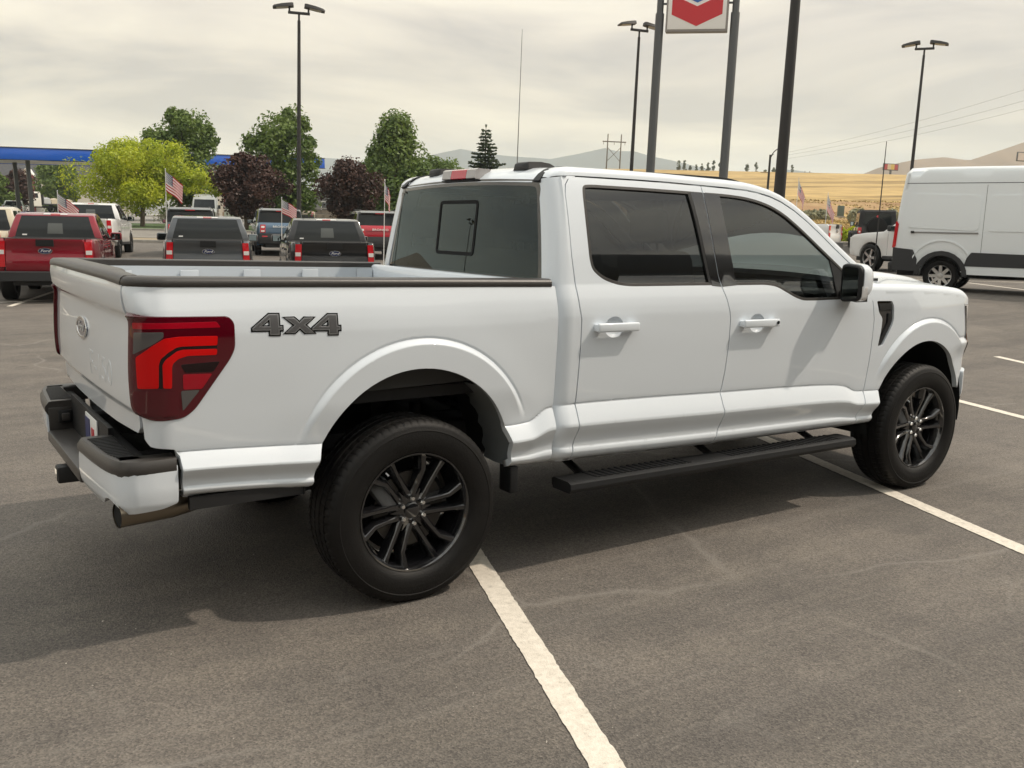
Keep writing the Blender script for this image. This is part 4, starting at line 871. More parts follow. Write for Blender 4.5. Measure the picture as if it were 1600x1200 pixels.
# ---- far ridges
def ridge(name,pts,depth,m,base,seed=1,rough=1.):
    """a real ridge: crest line with slopes falling to both sides"""
    r=np.random.default_rng(seed); pts=np.array(pts,float); n=max(120,len(pts)*14); t=np.concatenate([[0],np.cumsum(np.linalg.norm(np.diff(pts[:,:2],axis=0),axis=1))]); u=np.linspace(0,t[-1],n)
    cx,cy,cz=(np.interp(u,t,pts[:,k]) for k in range(3)); tx,ty=np.gradient(cx),np.gradient(cy); ln=np.hypot(tx,ty); nx,ny=-ty/ln,tx/ln
    def fb(u,v): 
        a=0
        for k in range(1,7): a=a+np.sin(u*2.1*1.9**k/ t[-1]*9+seed*k*1.7+1.3*np.sin(v*2.7*1.7**k+k))*np.cos(v*1.8*1.8**k+seed+k)/1.75**k
        return a
    m_=25; V=np.zeros((n,m_,3))
    for j,v in enumerate(np.linspace(-1,1,m_)):
        h=(1-abs(v))**1.25; f=fb(u,v)
        hh=np.maximum(cz-base,0); V[:,j]=np.stack([cx+nx*v*depth,cy+ny*v*depth,base+hh*h*(1+.20*rough*f*abs(v)**.5*1.6)+hh*.012*rough*f*(abs(v)<.05)],-1)
    F=[(i*m_+j,i*m_+j+1,(i+1)*m_+j+1,(i+1)*m_+j) for i in range(n-1) for j in range(m_-1)]
    o=mk(name,V.reshape(-1,3),F,m,sharp=180); o['kind']='structure'; return o
M_MT=mat('far_mountain',(.055,.07,.08),rough=1.,spec=.05,var=.3,vs=.004,det=6)
M_HILL=mat('dry_hill',(.17,.125,.095),rough=1.,spec=.05,det=7,vs=.006,col2=(.30,.225,.16))
ridge('mountains',[(1000,3640,90),(1250,3480,190),(1330,3430,245),(1450,3350,240),(1560,3270,225),(1660,3205,238),(1766,3136,269),(1827,3099,285),(1900,3050,272),(1984,2989,263),(2103,2908,254),(2200,2850,278),(2274,2801,300),(2310,2776,290),(2363,2740,292),(2420,2700,272),(2480,2656,258),(2560,2600,238),(2636,2544,220),(2740,2470,190),(2873,2383,150),(3100,2200,130)],500,M_MT,0,2,.5)
ridge('hills',[(1040,905,30),(1085,868,55),(1125,842,78),(1159,823,93),(1200,797,105),(1234,776,110),(1263,755,106),(1297,735,120),(1328,717,132),(1403,671,153),(1500,560,185),(1560,420,200),(1600,200,190),(1600,-100,170)],320,M_HILL,0,5,.8)
ridge('mountains',[(2700,2420,180),(2780,2380,232),(2850,2345,226),(2930,2300,214),(3000,2270,190)],260,M_MT,0,8,.4)
ridge('hills',[(-230,1150,10),(-330,1060,45),(-430,980,75),(-520,900,48),(-640,800,82),(-760,680,52),(-900,480,80),(-1080,150,90),(-1120,-250,95),(-1000,-600,90)],300,M_HILL,0,9,.8)
# ---- haze: the smoky air round everything
hz=box('haze',(700,800,164),(9000,9000,340),None); hz['kind']='stuff'
hm=bpy.data.materials.new('smoky_air'); hm.use_nodes=True; t=hm.node_tree; t.nodes.clear(); o_=t.nodes.new('ShaderNodeOutputMaterial'); pv=t.nodes.new('ShaderNodeVolumePrincipled'); pv.inputs['Color'].default_value=(.82,.93,1.0,1); pv.inputs['Density'].default_value=2.2e-4; pv.inputs['Anisotropy'].default_value=.25; t.links.new(pv.outputs[0],o_.inputs['Volume']); hz.data.materials.append(hm)
tag(hz,'pale smoky air that fades the mountains and hills','haze')
# ================================================================== other vehicles
def arch(cx,cz,r,n=11,a0=180,a1=0): return [(cx+r*math.cos(R_(a)),cz+r*math.sin(R_(a))) for a in np.linspace(a0,a1,n)]
class Car:
    """a vehicle built as solids from side outlines, x forward from the rear axle, with a width that tapers with height and at the ends"""
    def __init__(s,root,w,tum,xr,xf,bow=.05,planp=8,plan=.10):
        s.t=root; s.w=w; s.tum=pchip(*zip(*tum)); s.xr=xr; s.xf=xf; s.bow=bow; s.pp=planp; s.pl=plan
    def xyz(s,x,z,yn,off=0.):
        x=np.asarray(x,float); z=np.asarray(z,float); yn=np.asarray(yn,float)
        c=.5*(s.xr+s.xf); h=.5*(s.xf-s.xr); u=(x-c)/h; pw=1-s.pl*np.clip(np.abs(u),0,1)**s.pp
        y=yn*s.w*s.tum(z)*pw+np.sign(yn)*off*(np.abs(yn)>.97)
        return np.stack([x+s.bow*np.sign(u)*np.clip((np.abs(u)-.45)/.55,0,1)**2*(1-yn**2),y,z+0*yn],-1)
    def solid(s,name,sil,m,parent=None,y0=-1.,y1=1.,bev=.03,grid=.16,ny=7):
        sil=resample(orient(sil),.16); bn=bev/s.w; L1=inset(sil,bev*.8); n=len(sil); V=[];F=[]
        ys=np.linspace(y0+bn,y1-bn,ny); V.append(s.xyz(L1[:,0],L1[:,1],np.full(n,y0)))
        mid=inset(sil,bev*.22)
        V.append(s.xyz(mid[:,0],mid[:,1],np.full(n,y0+bn*.3)))
        for y in ys: V.append(s.xyz(sil[:,0],sil[:,1],np.full(n,y)))
        V.append(s.xyz(mid[:,0],mid[:,1],np.full(n,y1-bn*.3))); V.append(s.xyz(L1[:,0],L1[:,1],np.full(n,y1)))
        R=len(V)
        for r in range(R-1):
            for k in range(n): k2=(k+1)%n; F.append((r*n+k,r*n+k2,(r+1)*n+k2,(r+1)*n+k))
        b=R*n; v,f=tri2d([L1],grid)
        for y,fl in ((y0,False),(y1,True)):
            V.append(s.xyz(v[:,0],v[:,1],np.full(len(v),y))); F+=[tuple(b+i for i in (t[::-1] if fl else t)) for t in f]; b+=len(v)
        o=mk(name,np.concatenate(V),F,m,parent or s.t)
        bm=bmesh.new(); bm.from_mesh(o.data); bmesh.ops.remove_doubles(bm,verts=bm.verts,dist=1e-5); bmesh.ops.recalc_face_normals(bm,faces=bm.faces); bm.to_mesh(o.data); bm.free()
        o.data.polygons.foreach_set('use_smooth',[True]*len(o.data.polygons)); o.data.set_sharp_from_angle(angle=R_(38)); return o
    def side(s,name,poly,m,k,off=.004,parent=None,th=.01,r=.03):
        """plate on one flank (k=-1 right, +1 left)"""
        p=resample(round_poly(poly,r,3),.15); v,f=tri2d([p],.2); V=[s.xyz(v[:,0],v[:,1],np.full(len(v),k*1.),off)]; V[0]=V[0]; F=[tuple(t) if k<0 else tuple(t[::-1]) for t in f]
        n=len(p); a=s.xyz(p[:,0],p[:,1],np.full(n,k*1.),off); b=s.xyz(p[:,0],p[:,1],np.full(n,k*1.),off-th); o=len(v); V+=[a,b]
        F+=[(o+i,o+(i+1)%n,o+n+(i+1)%n,o+n+i) for i in range(n)]
        return mk(name,np.concatenate(V),F,m,parent or s.t,sharp=30)
    def band(s,name,pts,y0,y1,m,off=.006,parent=None,ny=7,th=.02):
        """plate across the front, rear or roof following (x,z) points, between two fractions of the half width; offset outwards"""
        p=np.asarray(pts,float); t=np.gradient(p,axis=0); nn=np.stack([t[:,1],-t[:,0]],1); nn/=np.linalg.norm(nn,axis=1)[:,None]+1e-9
        c=np.array([.5*(s.xr+s.xf),.9])
        if ((p-c)*nn).sum()<0: nn=-nn
        yy=np.linspace(y0,y1,ny); n=len(p); A=[];B=[]
        for y in yy:
            q=p+nn*off; A.append(s.xyz(q[:,0],q[:,1],np.full(n,y))); q=p+nn*(off-th); B.append(s.xyz(q[:,0],q[:,1],np.full(n,y)))
        V=np.concatenate(A+B); F=[]; M=ny*n
        for i in range(ny-1):
            for j in range(n-1):
                q=(i*n+j,i*n+j+1,(i+1)*n+j+1,(i+1)*n+j); F.append(q); F.append(tuple(M+a for a in q[::-1]))
        for i in range(ny-1):
            for j in (0,n-1): F.append((i*n+j,(i+1)*n+j,M+(i+1)*n+j,M+i*n+j))
        for j in range(n-1):
            for i in (0,ny-1): F.append((i*n+j,i*n+j+1,M+i*n+j+1,M+i*n+j))
        o=mk(name,V,F,m,parent or s.t)
        bm=bmesh.new(); bm.from_mesh(o.data); bmesh.ops.recalc_face_normals(bm,faces=bm.faces); bm.to_mesh(o.data); bm.free()
        o.data.polygons.foreach_set('use_smooth',[True]*len(o.data.polygons)); o.data.set_sharp_from_angle(angle=R_(35)); return o
WHC={}
def car_wheel(parent,x,y,R,wd,rimm,key,nsp=5):
    if key not in WHC:
        w=empty('wheel',parent=parent)
        lathe('tyre',[(R*.66,-wd*.46),(R*.72,-wd*.5),(R*.9,-wd*.52),(R*.97,-wd*.44),(R,-wd*.3),(R,wd*.3),(R*.97,wd*.44),(R*.9,wd*.52),(R*.72,wd*.5),(R*.66,wd*.46)],M_RUBBER,w,seg=32,axis='y',sharp=40)
        lathe('rim',[(R*.66,-wd*.46),(R*.63,-wd*.44),(R*.60,-wd*.2),(R*.58,wd*.4),(R*.66,wd*.46)],rimm,w,seg=28,axis='y')
        bm=bmesh.new()
        for k in range(nsp):
            a=2*math.pi*k/nsp
            bm_box(bm,(R*.36*math.cos(a),-wd*.36,R*.36*math.sin(a)),(R*.56,wd*.1,R*.17),.0,1,Matrix.Rotation(0,3,'Y')) if False else None
            c_,s_=math.cos(a),math.sin(a); q=[]
            for r,hw,yy in ((R*.1,R*.10,-.40),(R*.62,R*.085,-.43)):
                for e in (-1,1): q.append(bm.verts.new((r*c_-e*hw*s_,wd*yy,r*s_+e*hw*c_)))
            for r,hw,yy in ((R*.1,R*.10,-.22),(R*.62,R*.085,-.25)):
                for e in (-1,1): q.append(bm.verts.new((r*c_-e*hw*s_,wd*yy,r*s_+e*hw*c_)))
            for f in ((0,1,3,2),(4,6,7,5),(0,2,6,4),(1,5,7,3)): bm.faces.new([q[i] for i in f])
        from_bm('spokes',bm,rimm,w,30); lathe('hub_cap',[(0,-wd*.46),(R*.14,-wd*.45),(R*.17,-wd*.38),(R*.17,-wd*.2)],rimm,w,seg=18,axis='y'); lathe('brake_disc',[(0,-wd*.1),(R*.45,-wd*.1),(R*.45,0)],M_STEEL,w,seg=20,axis='y')
        WHC[key]=w
    else: w=copy_tree(WHC[key],parent)
    w.location=(x,y,R); w.rotation_euler=(0,0,0 if y<0 else math.pi); return w
def wheels(c,xs,R,wd,rimm,key,inset_=.0,nsp=5):
    for x in xs:
        for k in (-1,1): car_wheel(c.t,x,k*(c.w-wd*.5+.01-inset_),R,wd,rimm,key,nsp)
M_GLBG=mat('car_glass_dark',(.010,.013,.014),rough=.03,spec=.38)
M_GLBG2=glassmat('car_glass_seethrough',(.16,.18,.18),ior=1.7)
M_CLAD=mat('black_cladding',(.028,.029,.031),rough=.6)
M_LAMPR=mat('bg_lamp_red',(.55,.008,.016),rough=.15,coat=1.); M_LAMPW=mat('bg_lamp_white',(.72,.70,.68),rough=.2,coat=1.)
M_RIMD=mat('rim_dark',(.04,.04,.042),rough=.3,metal=.6)
def mirrors(c,x,z,m,sz=(.16,.22,.17),out=.13):
    for k in (-1,1):
        y=float(c.xyz(x,z,k)[1]); mr=box('mirror',(x,y+k*out,z),sz,m,c.t,.04,2); mk('mirror_glass',[(x-sz[0]/2-.002,y+k*(out-sz[1]*.36),z-sz[2]*.36),(x-sz[0]/2-.002,y+k*(out+sz[1]*.36),z-sz[2]*.36),(x-sz[0]/2-.002,y+k*(out+sz[1]*.36),z+sz[2]*.36),(x-sz[0]/2-.002,y+k*(out-sz[1]*.36),z+sz[2]*.36)],[(0,3,2,1) if k>0 else (0,1,2,3)],M_MIRROR,mr)
        box('mirror_arm',(x+.02,y+k*.03,z-sz[2]*.3),(.07,.12,.05),M_CLAD,c.t,.01)
def pickup(label,loc,rz,col,group,k=1.,kz=1.,wid=.922,tail='maverick',mirr=None,metal=0.,rim=None,mats=None,roofm=None,spare=None,sealed=True):
    t=thing('parked_pickup',label,'pickup truck',loc,rz,group); P=paint('paint_'+label[:24],col,metal=metal,rough=.35)
    c=Car(t,wid,[(0,.97),(.6,1.0),(1.05*kz,1.0),(1.2*kz,.975),(1.72*kz,.80),(2.2,.74)],-1.06*k,4.0*k)
    X=lambda q:[(a*k,b*kz) for a,b in q]
    cab=c.solid('cab',X([(.47,.46)]+[(2.60,.42)]+arch(3.08,.42,.43,13)+[(3.62,.42),(3.93,.46),(3.99,.62),(3.98,.86),(3.93,1.0),(3.80,1.06),(3.3,1.115),(2.66,1.16),(2.35,1.36),(1.98,1.62),(1.80,1.70),(1.55,1.735),(1.15,1.745),(.82,1.725),(.66,1.69),(.52,1.45),(.47,1.22)]),P,bev=.05)
    arc0=arch(0,.40,.42,13)
    for y0,y1 in ((-1.,-.86),(.86,1.)):
        c.solid('bedside',X([(-1.0,.58),(-.44,.50)]+arc0+[(.44,.46),(.455,.46),(.455,1.215),(-.4,1.225),(-.98,1.235),(-1.03,1.18),(-1.04,.8)]),P,y0=y0,y1=y1,bev=.022,ny=3)
    rails=[(-.98,1.238),(.455,1.218)]
    for s in (-1,1): c.band('bed_rail_cap',X(rails),s*.845,s*.985,M_CAP,off=.008,ny=3)
    c.solid('bed_floor',X([(-.99,.60),(.45,.60),(.45,.70),(-.99,.70)]),M_CLAD,y0=-.86,y1=.86,bev=.01,ny=2)
    tg=c.solid('tailgate',X([(-1.045,.62),(-.985,.62),(-.985,1.235),(-1.03,1.238),(-1.06,1.225),(-1.062,1.17),(-1.047,1.14),(-1.045,.90),(-1.062,.86),(-1.055,.64)]),P,y0=-.835,y1=.835,bev=.02,ny=5)
    c.band('top_cap',X([(-1.045,1.236),(-.985,1.238)]),-.83,.83,M_CAP,off=.007,parent=tg)
    hb=c.band('handle',X([(-1.06,1.095),(-1.067,1.16),(-1.066,1.225)]),-.19,.19,M_BLKPL,off=.012,parent=tg); 
    def oval(nm,a,b,m,x,ring=None):
        q=[(x*k,0+a*math.cos(u)*1.0,(1.005+0)*kz+b*math.sin(u)) for u in np.linspace(0,2*math.pi,28,endpoint=False)]; V=q+[(x*k+.02,p[1],p[2]) for p in q]; n=28
        mk(nm,V,[tuple(range(n))]+[(i,i+n,(i+1)%n+n,(i+1)%n) for i in range(n)],m,tg,sharp=30)
    oval('emblem_ring',.125,.058,M_CHROME,-1.108); oval('emblem',.112,.047,M_BLUEB,-1.111)
    text_obj('emblem_script','Ford',.07,M_WHT,tg,(-1.1125*k,0,1.007*kz),(0,-1,0),(0,0,1),depth=.001,shear=.35,sx=1.25)
    for s in (-1,1):
        ya,yb=(s*.845,s*.995)
        l=c.band('tail_lamp',X([(-1.045,.70),(-1.05,.85),(-1.05,1.19)]),ya,yb,M_LAMPR,off=.010,ny=4)
        c.band('reverse_lens',X([(-1.05,.94),(-1.05,1.02)]),s*.855,s*.985,M_LAMPW,off=.016,parent=l,ny=4)
    bpz=c.solid('rear_bumper',X([(-1.0,.42),(-1.12,.44),(-1.13,.60),(-1.06,.62),(-1.0,.60)]),M_CLAD,y0=-1.,y1=1.,bev=.03)
    c.band('rear_window',X([(.478,1.245),(.505,1.38),(.522,1.455),(.648,1.668)]),-.84,.84,M_GLBG,off=.006)
    if not col[0]==.075: rwp=c.band('slider_pane',X([(.492,1.31),(.515,1.43),(.56,1.52)]),-.17,.17,mat('slider_glass',(.075,.082,.078),rough=.1),off=.011)
    c.band('window_sticker',X([(.485,1.275),(.49,1.30)]),.60,.70,M_WHT,off=.010,ny=2)
    c.band('window_border',X([(.468,1.215),(.478,1.245)]),-.88,.88,M_CLAD,off=.004)
    bl=c.band('brake_lamp',X([(.662,1.692),(.72,1.708)]),-.12,.12,M_LAMPR,off=.014,ny=3,th=.03)
    for s in (-1,1): c.band('cargo_lens',X([(.662,1.692),(.72,1.708)]),s*.125,s*.30,M_LAMPW,off=.014,parent=bl,ny=3,th=.03)
    c.band('windshield',X([(2.60,1.19),(2.35,1.36),(1.99,1.60)]),-.90,.90,M_GLBG,off=.006)
    for s in (-1,1):
        c.side('rear_side_window',X([(.64,1.24),(1.28,1.21),(1.27,1.66),(.80,1.655),(.72,1.60)]),M_GLBG,s)
        c.side('side_window',X([(1.34,1.21),(2.36,1.20),(2.28,1.30),(1.93,1.57),(1.78,1.645),(1.34,1.665)]),M_GLBG,s)
        for x0,x1 in ((.50,.505),(1.305,1.31),(2.44,2.445)): c.side('door_gap',X([(x0,.5),(x1,.5),(x1,1.18),(x0,1.18)]),M_GLOSSB,s,.0015,th=.004,r=0)
        for x0 in (.70,1.5): c.side('handle',X([(x0,1.02),(x0+.20,1.02),(x0+.20,1.06),(x0,1.06)]),P,s,.03,th=.03,r=.01)
        c.side('sill',X([(.5,.42),(2.6,.38),(2.6,.47),(.5,.50)]),M_CLAD,s,.012)
        c.side('arch_trim',X([(-.50,.42)]+arch(0,.40,.47,13)+[(.50,.42),(.43,.42)]+arch(0,.40,.42,13,0,180)+[(-.43,.42)]),M_CLAD if tail=='maverick' else P,s,.016,th=.03,r=0)
    for s in (-1,1): c.band('headlamp',X([(3.985,.80),(3.975,.98)]),s*.55,s*.98,M_LAMPW,off=.006,ny=4)
    c.band('grille',X([(3.985,.70),(3.98,.95)]),-.54,.54,M_GLOSSB,off=.006)
    mirrors(c,2.25*k,1.25*kz,mirr or P,sz=(.14,.24,.18),out=.15)
    box('seat_back',(1.45*k,.36,1.15*kz),(.16,.5,.7),M_SEAT,t,.05); box('seat_back',(1.45*k,-.36,1.15*kz),(.16,.5,.7),M_SEAT,t,.05)
    c.solid('underbody',X([(-.95,.34),(3.9,.30),(3.9,.55),(3.55,.86),(2.6,.86),(2.5,.55),(.5,.55),(.45,.84),(-.45,.84),(-.95,.60)]),M_STEEL,y0=-.70,y1=.70,bev=.02,ny=2,grid=.4)
    wheels(c,(0,3.08*k),.375*k,.25,rim or M_RIMD,'p%.2f%s'%(k,(rim or M_RIMD).name))
    return t
def suv(label,loc,rz,col,group,metal=0.,word=None,roof=None,barm=None):
    t=thing('parked_suv',label,'suv',loc,rz,group); P=paint('paint_'+label[:24],col,metal=metal,rough=.35)
    c=Car(t,.935,[(0,.96),(.6,1.),(1.02,1.),(1.2,.965),(1.72,.86),(1.9,.82)],-.86,3.52,plan=.12)
    RM=paint('roof_'+label[:24],roof) if roof else P
    c.solid('body',[(-.80,.52),(-.40,.50)]+arch(0,.38,.42,13)+[(.42,.36),(2.24,.36)]+arch(2.67,.38,.42,13)+[(3.2,.40),(3.46,.48),(3.52,.70),(3.50,.98),(3.42,1.05),(2.95,1.10),(2.35,1.16),(2.2,1.20),(-.74,1.24),(-.81,1.15),(-.855,.98),(-.86,.62)],P,bev=.05)
    c.solid('upper_body',[(-.735,1.22),(2.25,1.18),(1.85,1.48),(1.62,1.66),(1.45,1.715),(1.0,1.765),(.2,1.775),(-.45,1.755),(-.62,1.72),(-.66,1.62)],RM,bev=.05)
    rw=c.band('rear_window',[(-.735,1.255),(-.70,1.44),(-.66,1.62)],-.86,.86,M_GLBG,off=.006)
    for s in (-1,1):
        c.band('pillar_trim',[(-.737,1.24),(-.70,1.44),(-.655,1.66)],s*.86,s*.985,M_GLBG,off=.004,ny=3)
    c.band('spoiler',[(-.70,1.655),(-.735,1.69),(-.60,1.745),(-.40,1.765)],-.92,.92,RM,off=.016,th=.05)
    c.band('brake_lamp',[(-.735,1.668),(-.742,1.69)],-.22,.22,M_LAMPR,off=.022,ny=3,th=.03)
    tb=c.band('tailgate_bar',[(-.855,1.045),(-.832,1.13)],-.62,.62,barm or P,off=.012)
    if word: text_obj('lettering',word,.105,M_WHT,tb,(-.918,0,1.088),(0,-1,0),(.22,0,.975),depth=.004,sx=1.35)
    for s in (-1,1):
        l=c.band('tail_lamp',[(-.862,.86),(-.855,1.0),(-.825,1.16)],s*.70,s*.93,M_LAMPR,off=.014,ny=4)
        c.band('lens_light',[(-.848,1.04),(-.832,1.11)],s*.74,s*.89,M_LAMPW,off=.019,parent=l,ny=3); c.band('lens_light',[(-.862,.89),(-.858,.95)],s*.74,s*.89,M_LAMPW,off=.019,parent=l,ny=3)
        c.side('rear_side_window',[(-.58,1.27),(.25,1.245),(.25,1.66),(-.50,1.65)],M_GLBG,s); c.side('side_window',[(.31,1.245),(1.05,1.22),(1.05,1.665),(.31,1.665)],M_GLBG,s); c.side('front_side_window',[(1.11,1.22),(2.05,1.205),(1.78,1.42),(1.55,1.60),(1.42,1.655),(1.11,1.665)],M_GLBG,s)
        c.side('arch_trim',[(-.52,.36)]+arch(0,.38,.49,13)+[(.50,.36),(.42,.36)]+arch(0,.38,.42,13,0,180)+[(-.42,.36)],M_CLAD,s,.02,th=.04,r=0)
        c.side('arch_trim',[(2.17,.36)]+arch(2.67,.38,.49,13)+[(3.17,.36),(3.09,.36)]+arch(2.67,.38,.42,13,0,180)+[(2.25,.36)],M_CLAD,s,.02,th=.04,r=0)
        c.side('sill',[(.45,.34),(2.2,.34),(2.2,.50),(.45,.50)],M_CLAD,s,.015)
        tube('roof_rail',[c.xyz(x,1.80 if 0<i<3 else 1.755,s*.83) for i,x in enumerate((-.45,-.38,1.15,1.25))],.022,M_CLAD,t,8)
        c.band('headlamp',[(3.515,.82),(3.50,.98)],s*.55,s*.95,M_LAMPW,off=.006,ny=4)
    c.solid('rear_bumper',[(-.78,.44),(-.89,.46),(-.92,.64),(-.89,.83),(-.80,.85)],M_CLAD,bev=.03)
    for s in (-1,1): c.band('bumper_reflector',[(-.91,.70),(-.905,.745)],s*.62,s*.86,M_LAMPR,off=.012,ny=3)
    c.band('windshield',[(2.22,1.215),(1.86,1.485),(1.64,1.645)],-.9,.9,M_GLBG,off=.006); c.band('grille',[(3.525,.72),(3.51,.98)],-.54,.54,M_GLOSSB,off=.006)
    mirrors(c,1.98,1.27,M_CLAD,sz=(.13,.22,.16)); c.solid('underbody',[(-.8,.30),(3.4,.28),(3.4,.5),(3.1,.82),(2.2,.82),(2.1,.45),(.5,.45),(.44,.82),(-.44,.82),(-.8,.55)],M_STEEL,y0=-.70,y1=.70,bev=.02,ny=2,grid=.4); wheels(c,(0,2.67),.36,.235,M_RIMD,'suv')
    return t
GR1='pickups parked in the near row'; GR2='vehicles parked in the second row'
HD=R_(74)
def rowpos(d,s,off): # rear bumper at (d,s); origin = rear axle
    x,y=P2(d,s); x+=off*math.cos(HD); y+=off*math.sin(HD); q=np.array([x,y])-G0; return (float(x),float(y),float(gzds(q@GF,q@GR)))
pickup('dark red pickup parked beside the cream pickup',rowpos(18.1,-9.0,1.06),R_(75),(.23,.006,.018),GR1,metal=.35)
pickup('dark grey pickup parked between the dark red and the black pickups',rowpos(19.7,-6.38,1.06),R_(74),(.075,.082,.09),GR1,metal=.5,sealed=True)
pickup('black pickup parked next to the dark grey pickup',rowpos(20.05,-3.79,1.06),R_(73),(.006,.006,.007),GR1)
pickup('cream pickup with black mirrors beside the dark red pickup',rowpos(20.6,-12.15,1.2),R_(74),(.55,.49,.36),GR1,k=1.08,kz=1.07,wid=.96,mirr=M_CLAD)
pickup('white pickup half hidden behind the dark red pickup',rowpos(32.2,-14.6,1.2),R_(72),(.72,.72,.71),GR2,k=1.15,kz=1.10,wid=1.0,mirr=M_CLAD)
suv('charcoal suv behind the dark grey pickup',rowpos(34.3,-11.7,.86),R_(73),(.05,.055,.06),GR2,metal=.4)
suv('steel blue suv behind the gap between the grey and black pickups',rowpos(36.3,-8.95,.86),R_(74),(.10,.16,.23),GR2,metal=.5,word='BRONCO',roof=(.04,.045,.05))
suv('bright red suv with black roof and white tailgate lettering',rowpos(35.2,-5.0,.86),R_(74),(.42,.010,.025),GR2,word='BRONCO',roof=(.02,.02,.022))
# ---- white cargo van
def van():
    d0,s0=21.09,9.51; hd=R_(-67.5); x,y=P2(d0,s0)
    # wheel contact given is on the near (right) flank: shift to the axle centre
    w=1.03; cx=x+ -math.sin(hd)*w*.86; cy=y+math.cos(hd)*w*.86
    q=np.array([cx,cy])-G0; t=thing('cargo_van','tall white windowless cargo van with black lower cladding','van',(float(cx),float(cy),float(gzds(q@GF,q@GR))-.03),hd)
    P=paint('van_white',(.76,.80,.82)); c=Car(t,w,[(0,.95),(.5,.99),(1.0,1.),(1.4,.99),(2.2,.93),(2.62,.88),(2.8,.80)],-1.05,4.7,bow=.06,plan=.08,planp=10)
    c.solid('body',[(-1.02,.50),(-.46,.46)]+arch(0,.37,.45,13)+[(.46,.42),(3.30,.40)]+arch(3.75,.37,.45,13)+[(4.3,.40),(4.62,.46),(4.70,.75),(4.66,1.15),(4.45,1.32),(4.15,1.42),(3.50,2.20),(3.25,2.55),(2.9,2.70),(2.2,2.75),(-.3,2.75),(-.80,2.73),(-.90,2.62),(-.98,1.9),(-1.03,1.2),(-1.05,.7)],P,bev=.08,grid=.14)
    cl=M_CLAD
    for s in (-1,1):
        c.side('lower_cladding',[(.47,.60),(3.28,.60),(3.28,.86),(.60,.90),(.52,.78)],cl,s,.018,th=.03,r=.02)
        c.side('rear_cladding',[(-1.03,.46),(-.50,.46),(-.50,.72),(-.60,.93),(-1.04,.97)],cl,s,.016,th=.03,r=.02)
        c.side('arch_trim',[(-.55,.38)]+arch(0,.37,.55,13)+[(.55,.38),(.45,.38)]+arch(0,.37,.45,13,0,180)+[(-.45,.38)],cl,s,.026,th=.05,r=0)
        c.side('arch_trim',[(3.2,.38)]+arch(3.75,.37,.55,13)+[(4.3,.38),(4.2,.38)]+arch(3.75,.37,.45,13,0,180)+[(3.3,.38)],cl,s,.026,th=.05,r=0)
        c.side('sill',[(.5,.42),(3.3,.40),(3.3,.58),(.5,.60)],P,s,.010)
        # pressed panels and seams
        c.side('pressed_panel',[(-.78,1.42),(.70,1.36),(.70,2.13),(-.70,2.16)],P,s,.012,th=.02,r=.12); c.side('pressed_panel',[(.86,1.36),(2.10,1.36),(2.10,2.13),(.86,2.13)],P,s,.012,th=.02,r=.10)
        c.side('roof_seam',[(-.86,2.385),(3.0,2.385),(3.0,2.40),(-.86,2.40)],M_INNER,s,.002,th=.006,r=0)
        for xx in (.78,2.2): c.side('door_seam',[(xx,.9),(xx+.008,.9),(xx+.008,2.35),(xx,2.35)],M_INNER,s,.002,th=.006,r=0)
        tube('slider_rail',[c.xyz(x,1.32,s*1.0,.012) for x in (-.62,.0,.70)],.018,mat('rail_grey',(.30,.30,.30),rough=.4),t,6)
        box('rail_end',tuple(c.xyz(-.64,1.32,s*1.0,.02)),(.07,.05,.05),cl,t,.01)
        c.side('handle',[(1.95,1.22),(2.12,1.22),(2.12,1.27),(1.95,1.27)],cl,s,.03,th=.03,r=.01); c.side('handle',[(2.42,1.22),(2.62,1.22),(2.62,1.27),(2.42,1.27)],cl,s,.03,th=.03,r=.01)
        c.side('side_window',[(2.45,1.40),(3.85,1.36),(3.42,1.95),(3.25,2.08),(2.45,2.10)],M_GLBG,s,.006)
        c.band('tail_lamp',[(-1.05,.96),(-1.035,1.2),(-1.01,1.55)],s*.90,s*.985,M_LAMPR,off=.016,ny=3,th=.04)
        c.side('lamp_wrap',[(-1.05,.97),(-.985,.98),(-.955,1.50),(-1.015,1.54)],M_LAMPR,s,.010,th=.03,r=.02)
        c.side('wave_crease',[(-.62,.99)]+arch(0,.50,.66,13,155,25)+[(.78,.92),(.78,.905)]+arch(0,.49,.64,13,22,158)+[(-.62,.975)],P,s,.016,th=.02,r=0)
    c.solid('rear_bumper',[(-1.0,.44),(-1.12,.46),(-1.13,.62),(-1.05,.66),(-1.0,.64)],cl,bev=.03)
    for s in (-1,1): c.band('rear_window',[(-.995,1.62),(-.955,2.1)],s*.1,s*.8,M_GLBG,off=.005)
    c.band('windshield',[(4.10,1.46),(3.55,2.12)],-.9,.9,M_GLBG,off=.006); c.band('bonnet_grille',[(4.71,.75),(4.68,1.1)],-.6,.6,M_GLOSSB,off=.006)
    mirrors(c,3.7,1.55,cl,sz=(.14,.24,.40),out=.2); c.solid('underbody',[(-.95,.34),(4.5,.32),(4.5,.6),(4.25,.86),(3.25,.86),(3.2,.5),(.5,.5),(.48,.86),(-.48,.86),(-.95,.6)],M_STEEL,y0=-.68,y1=.68,bev=.02,ny=2,grid=.4); wheels(c,(0,3.75),.365,.24,M_ALU,'van',.06,8)
van()
def flank_pickup():
    x,y=P2(31.2,11.75); hd=R_(78); w=1.0; cx=x+3.69*-math.cos(hd)+ -math.sin(hd)*-w*.9; cy=y-3.69*math.sin(hd)+math.cos(hd)*-w*.9
    q=np.array([x,y])-G0; k=3.69/3.08
    return pickup('white pickup nosing out from behind the cargo van, silver wheels',(float(cx),float(cy),float(gzds(31.2,12))-.02),hd,(.72,.72,.71),'vehicles parked near the street',k=k,kz=1.12,wid=1.0,mirr=M_CLAD,rim=M_ALU,tail='f')
flank_pickup()
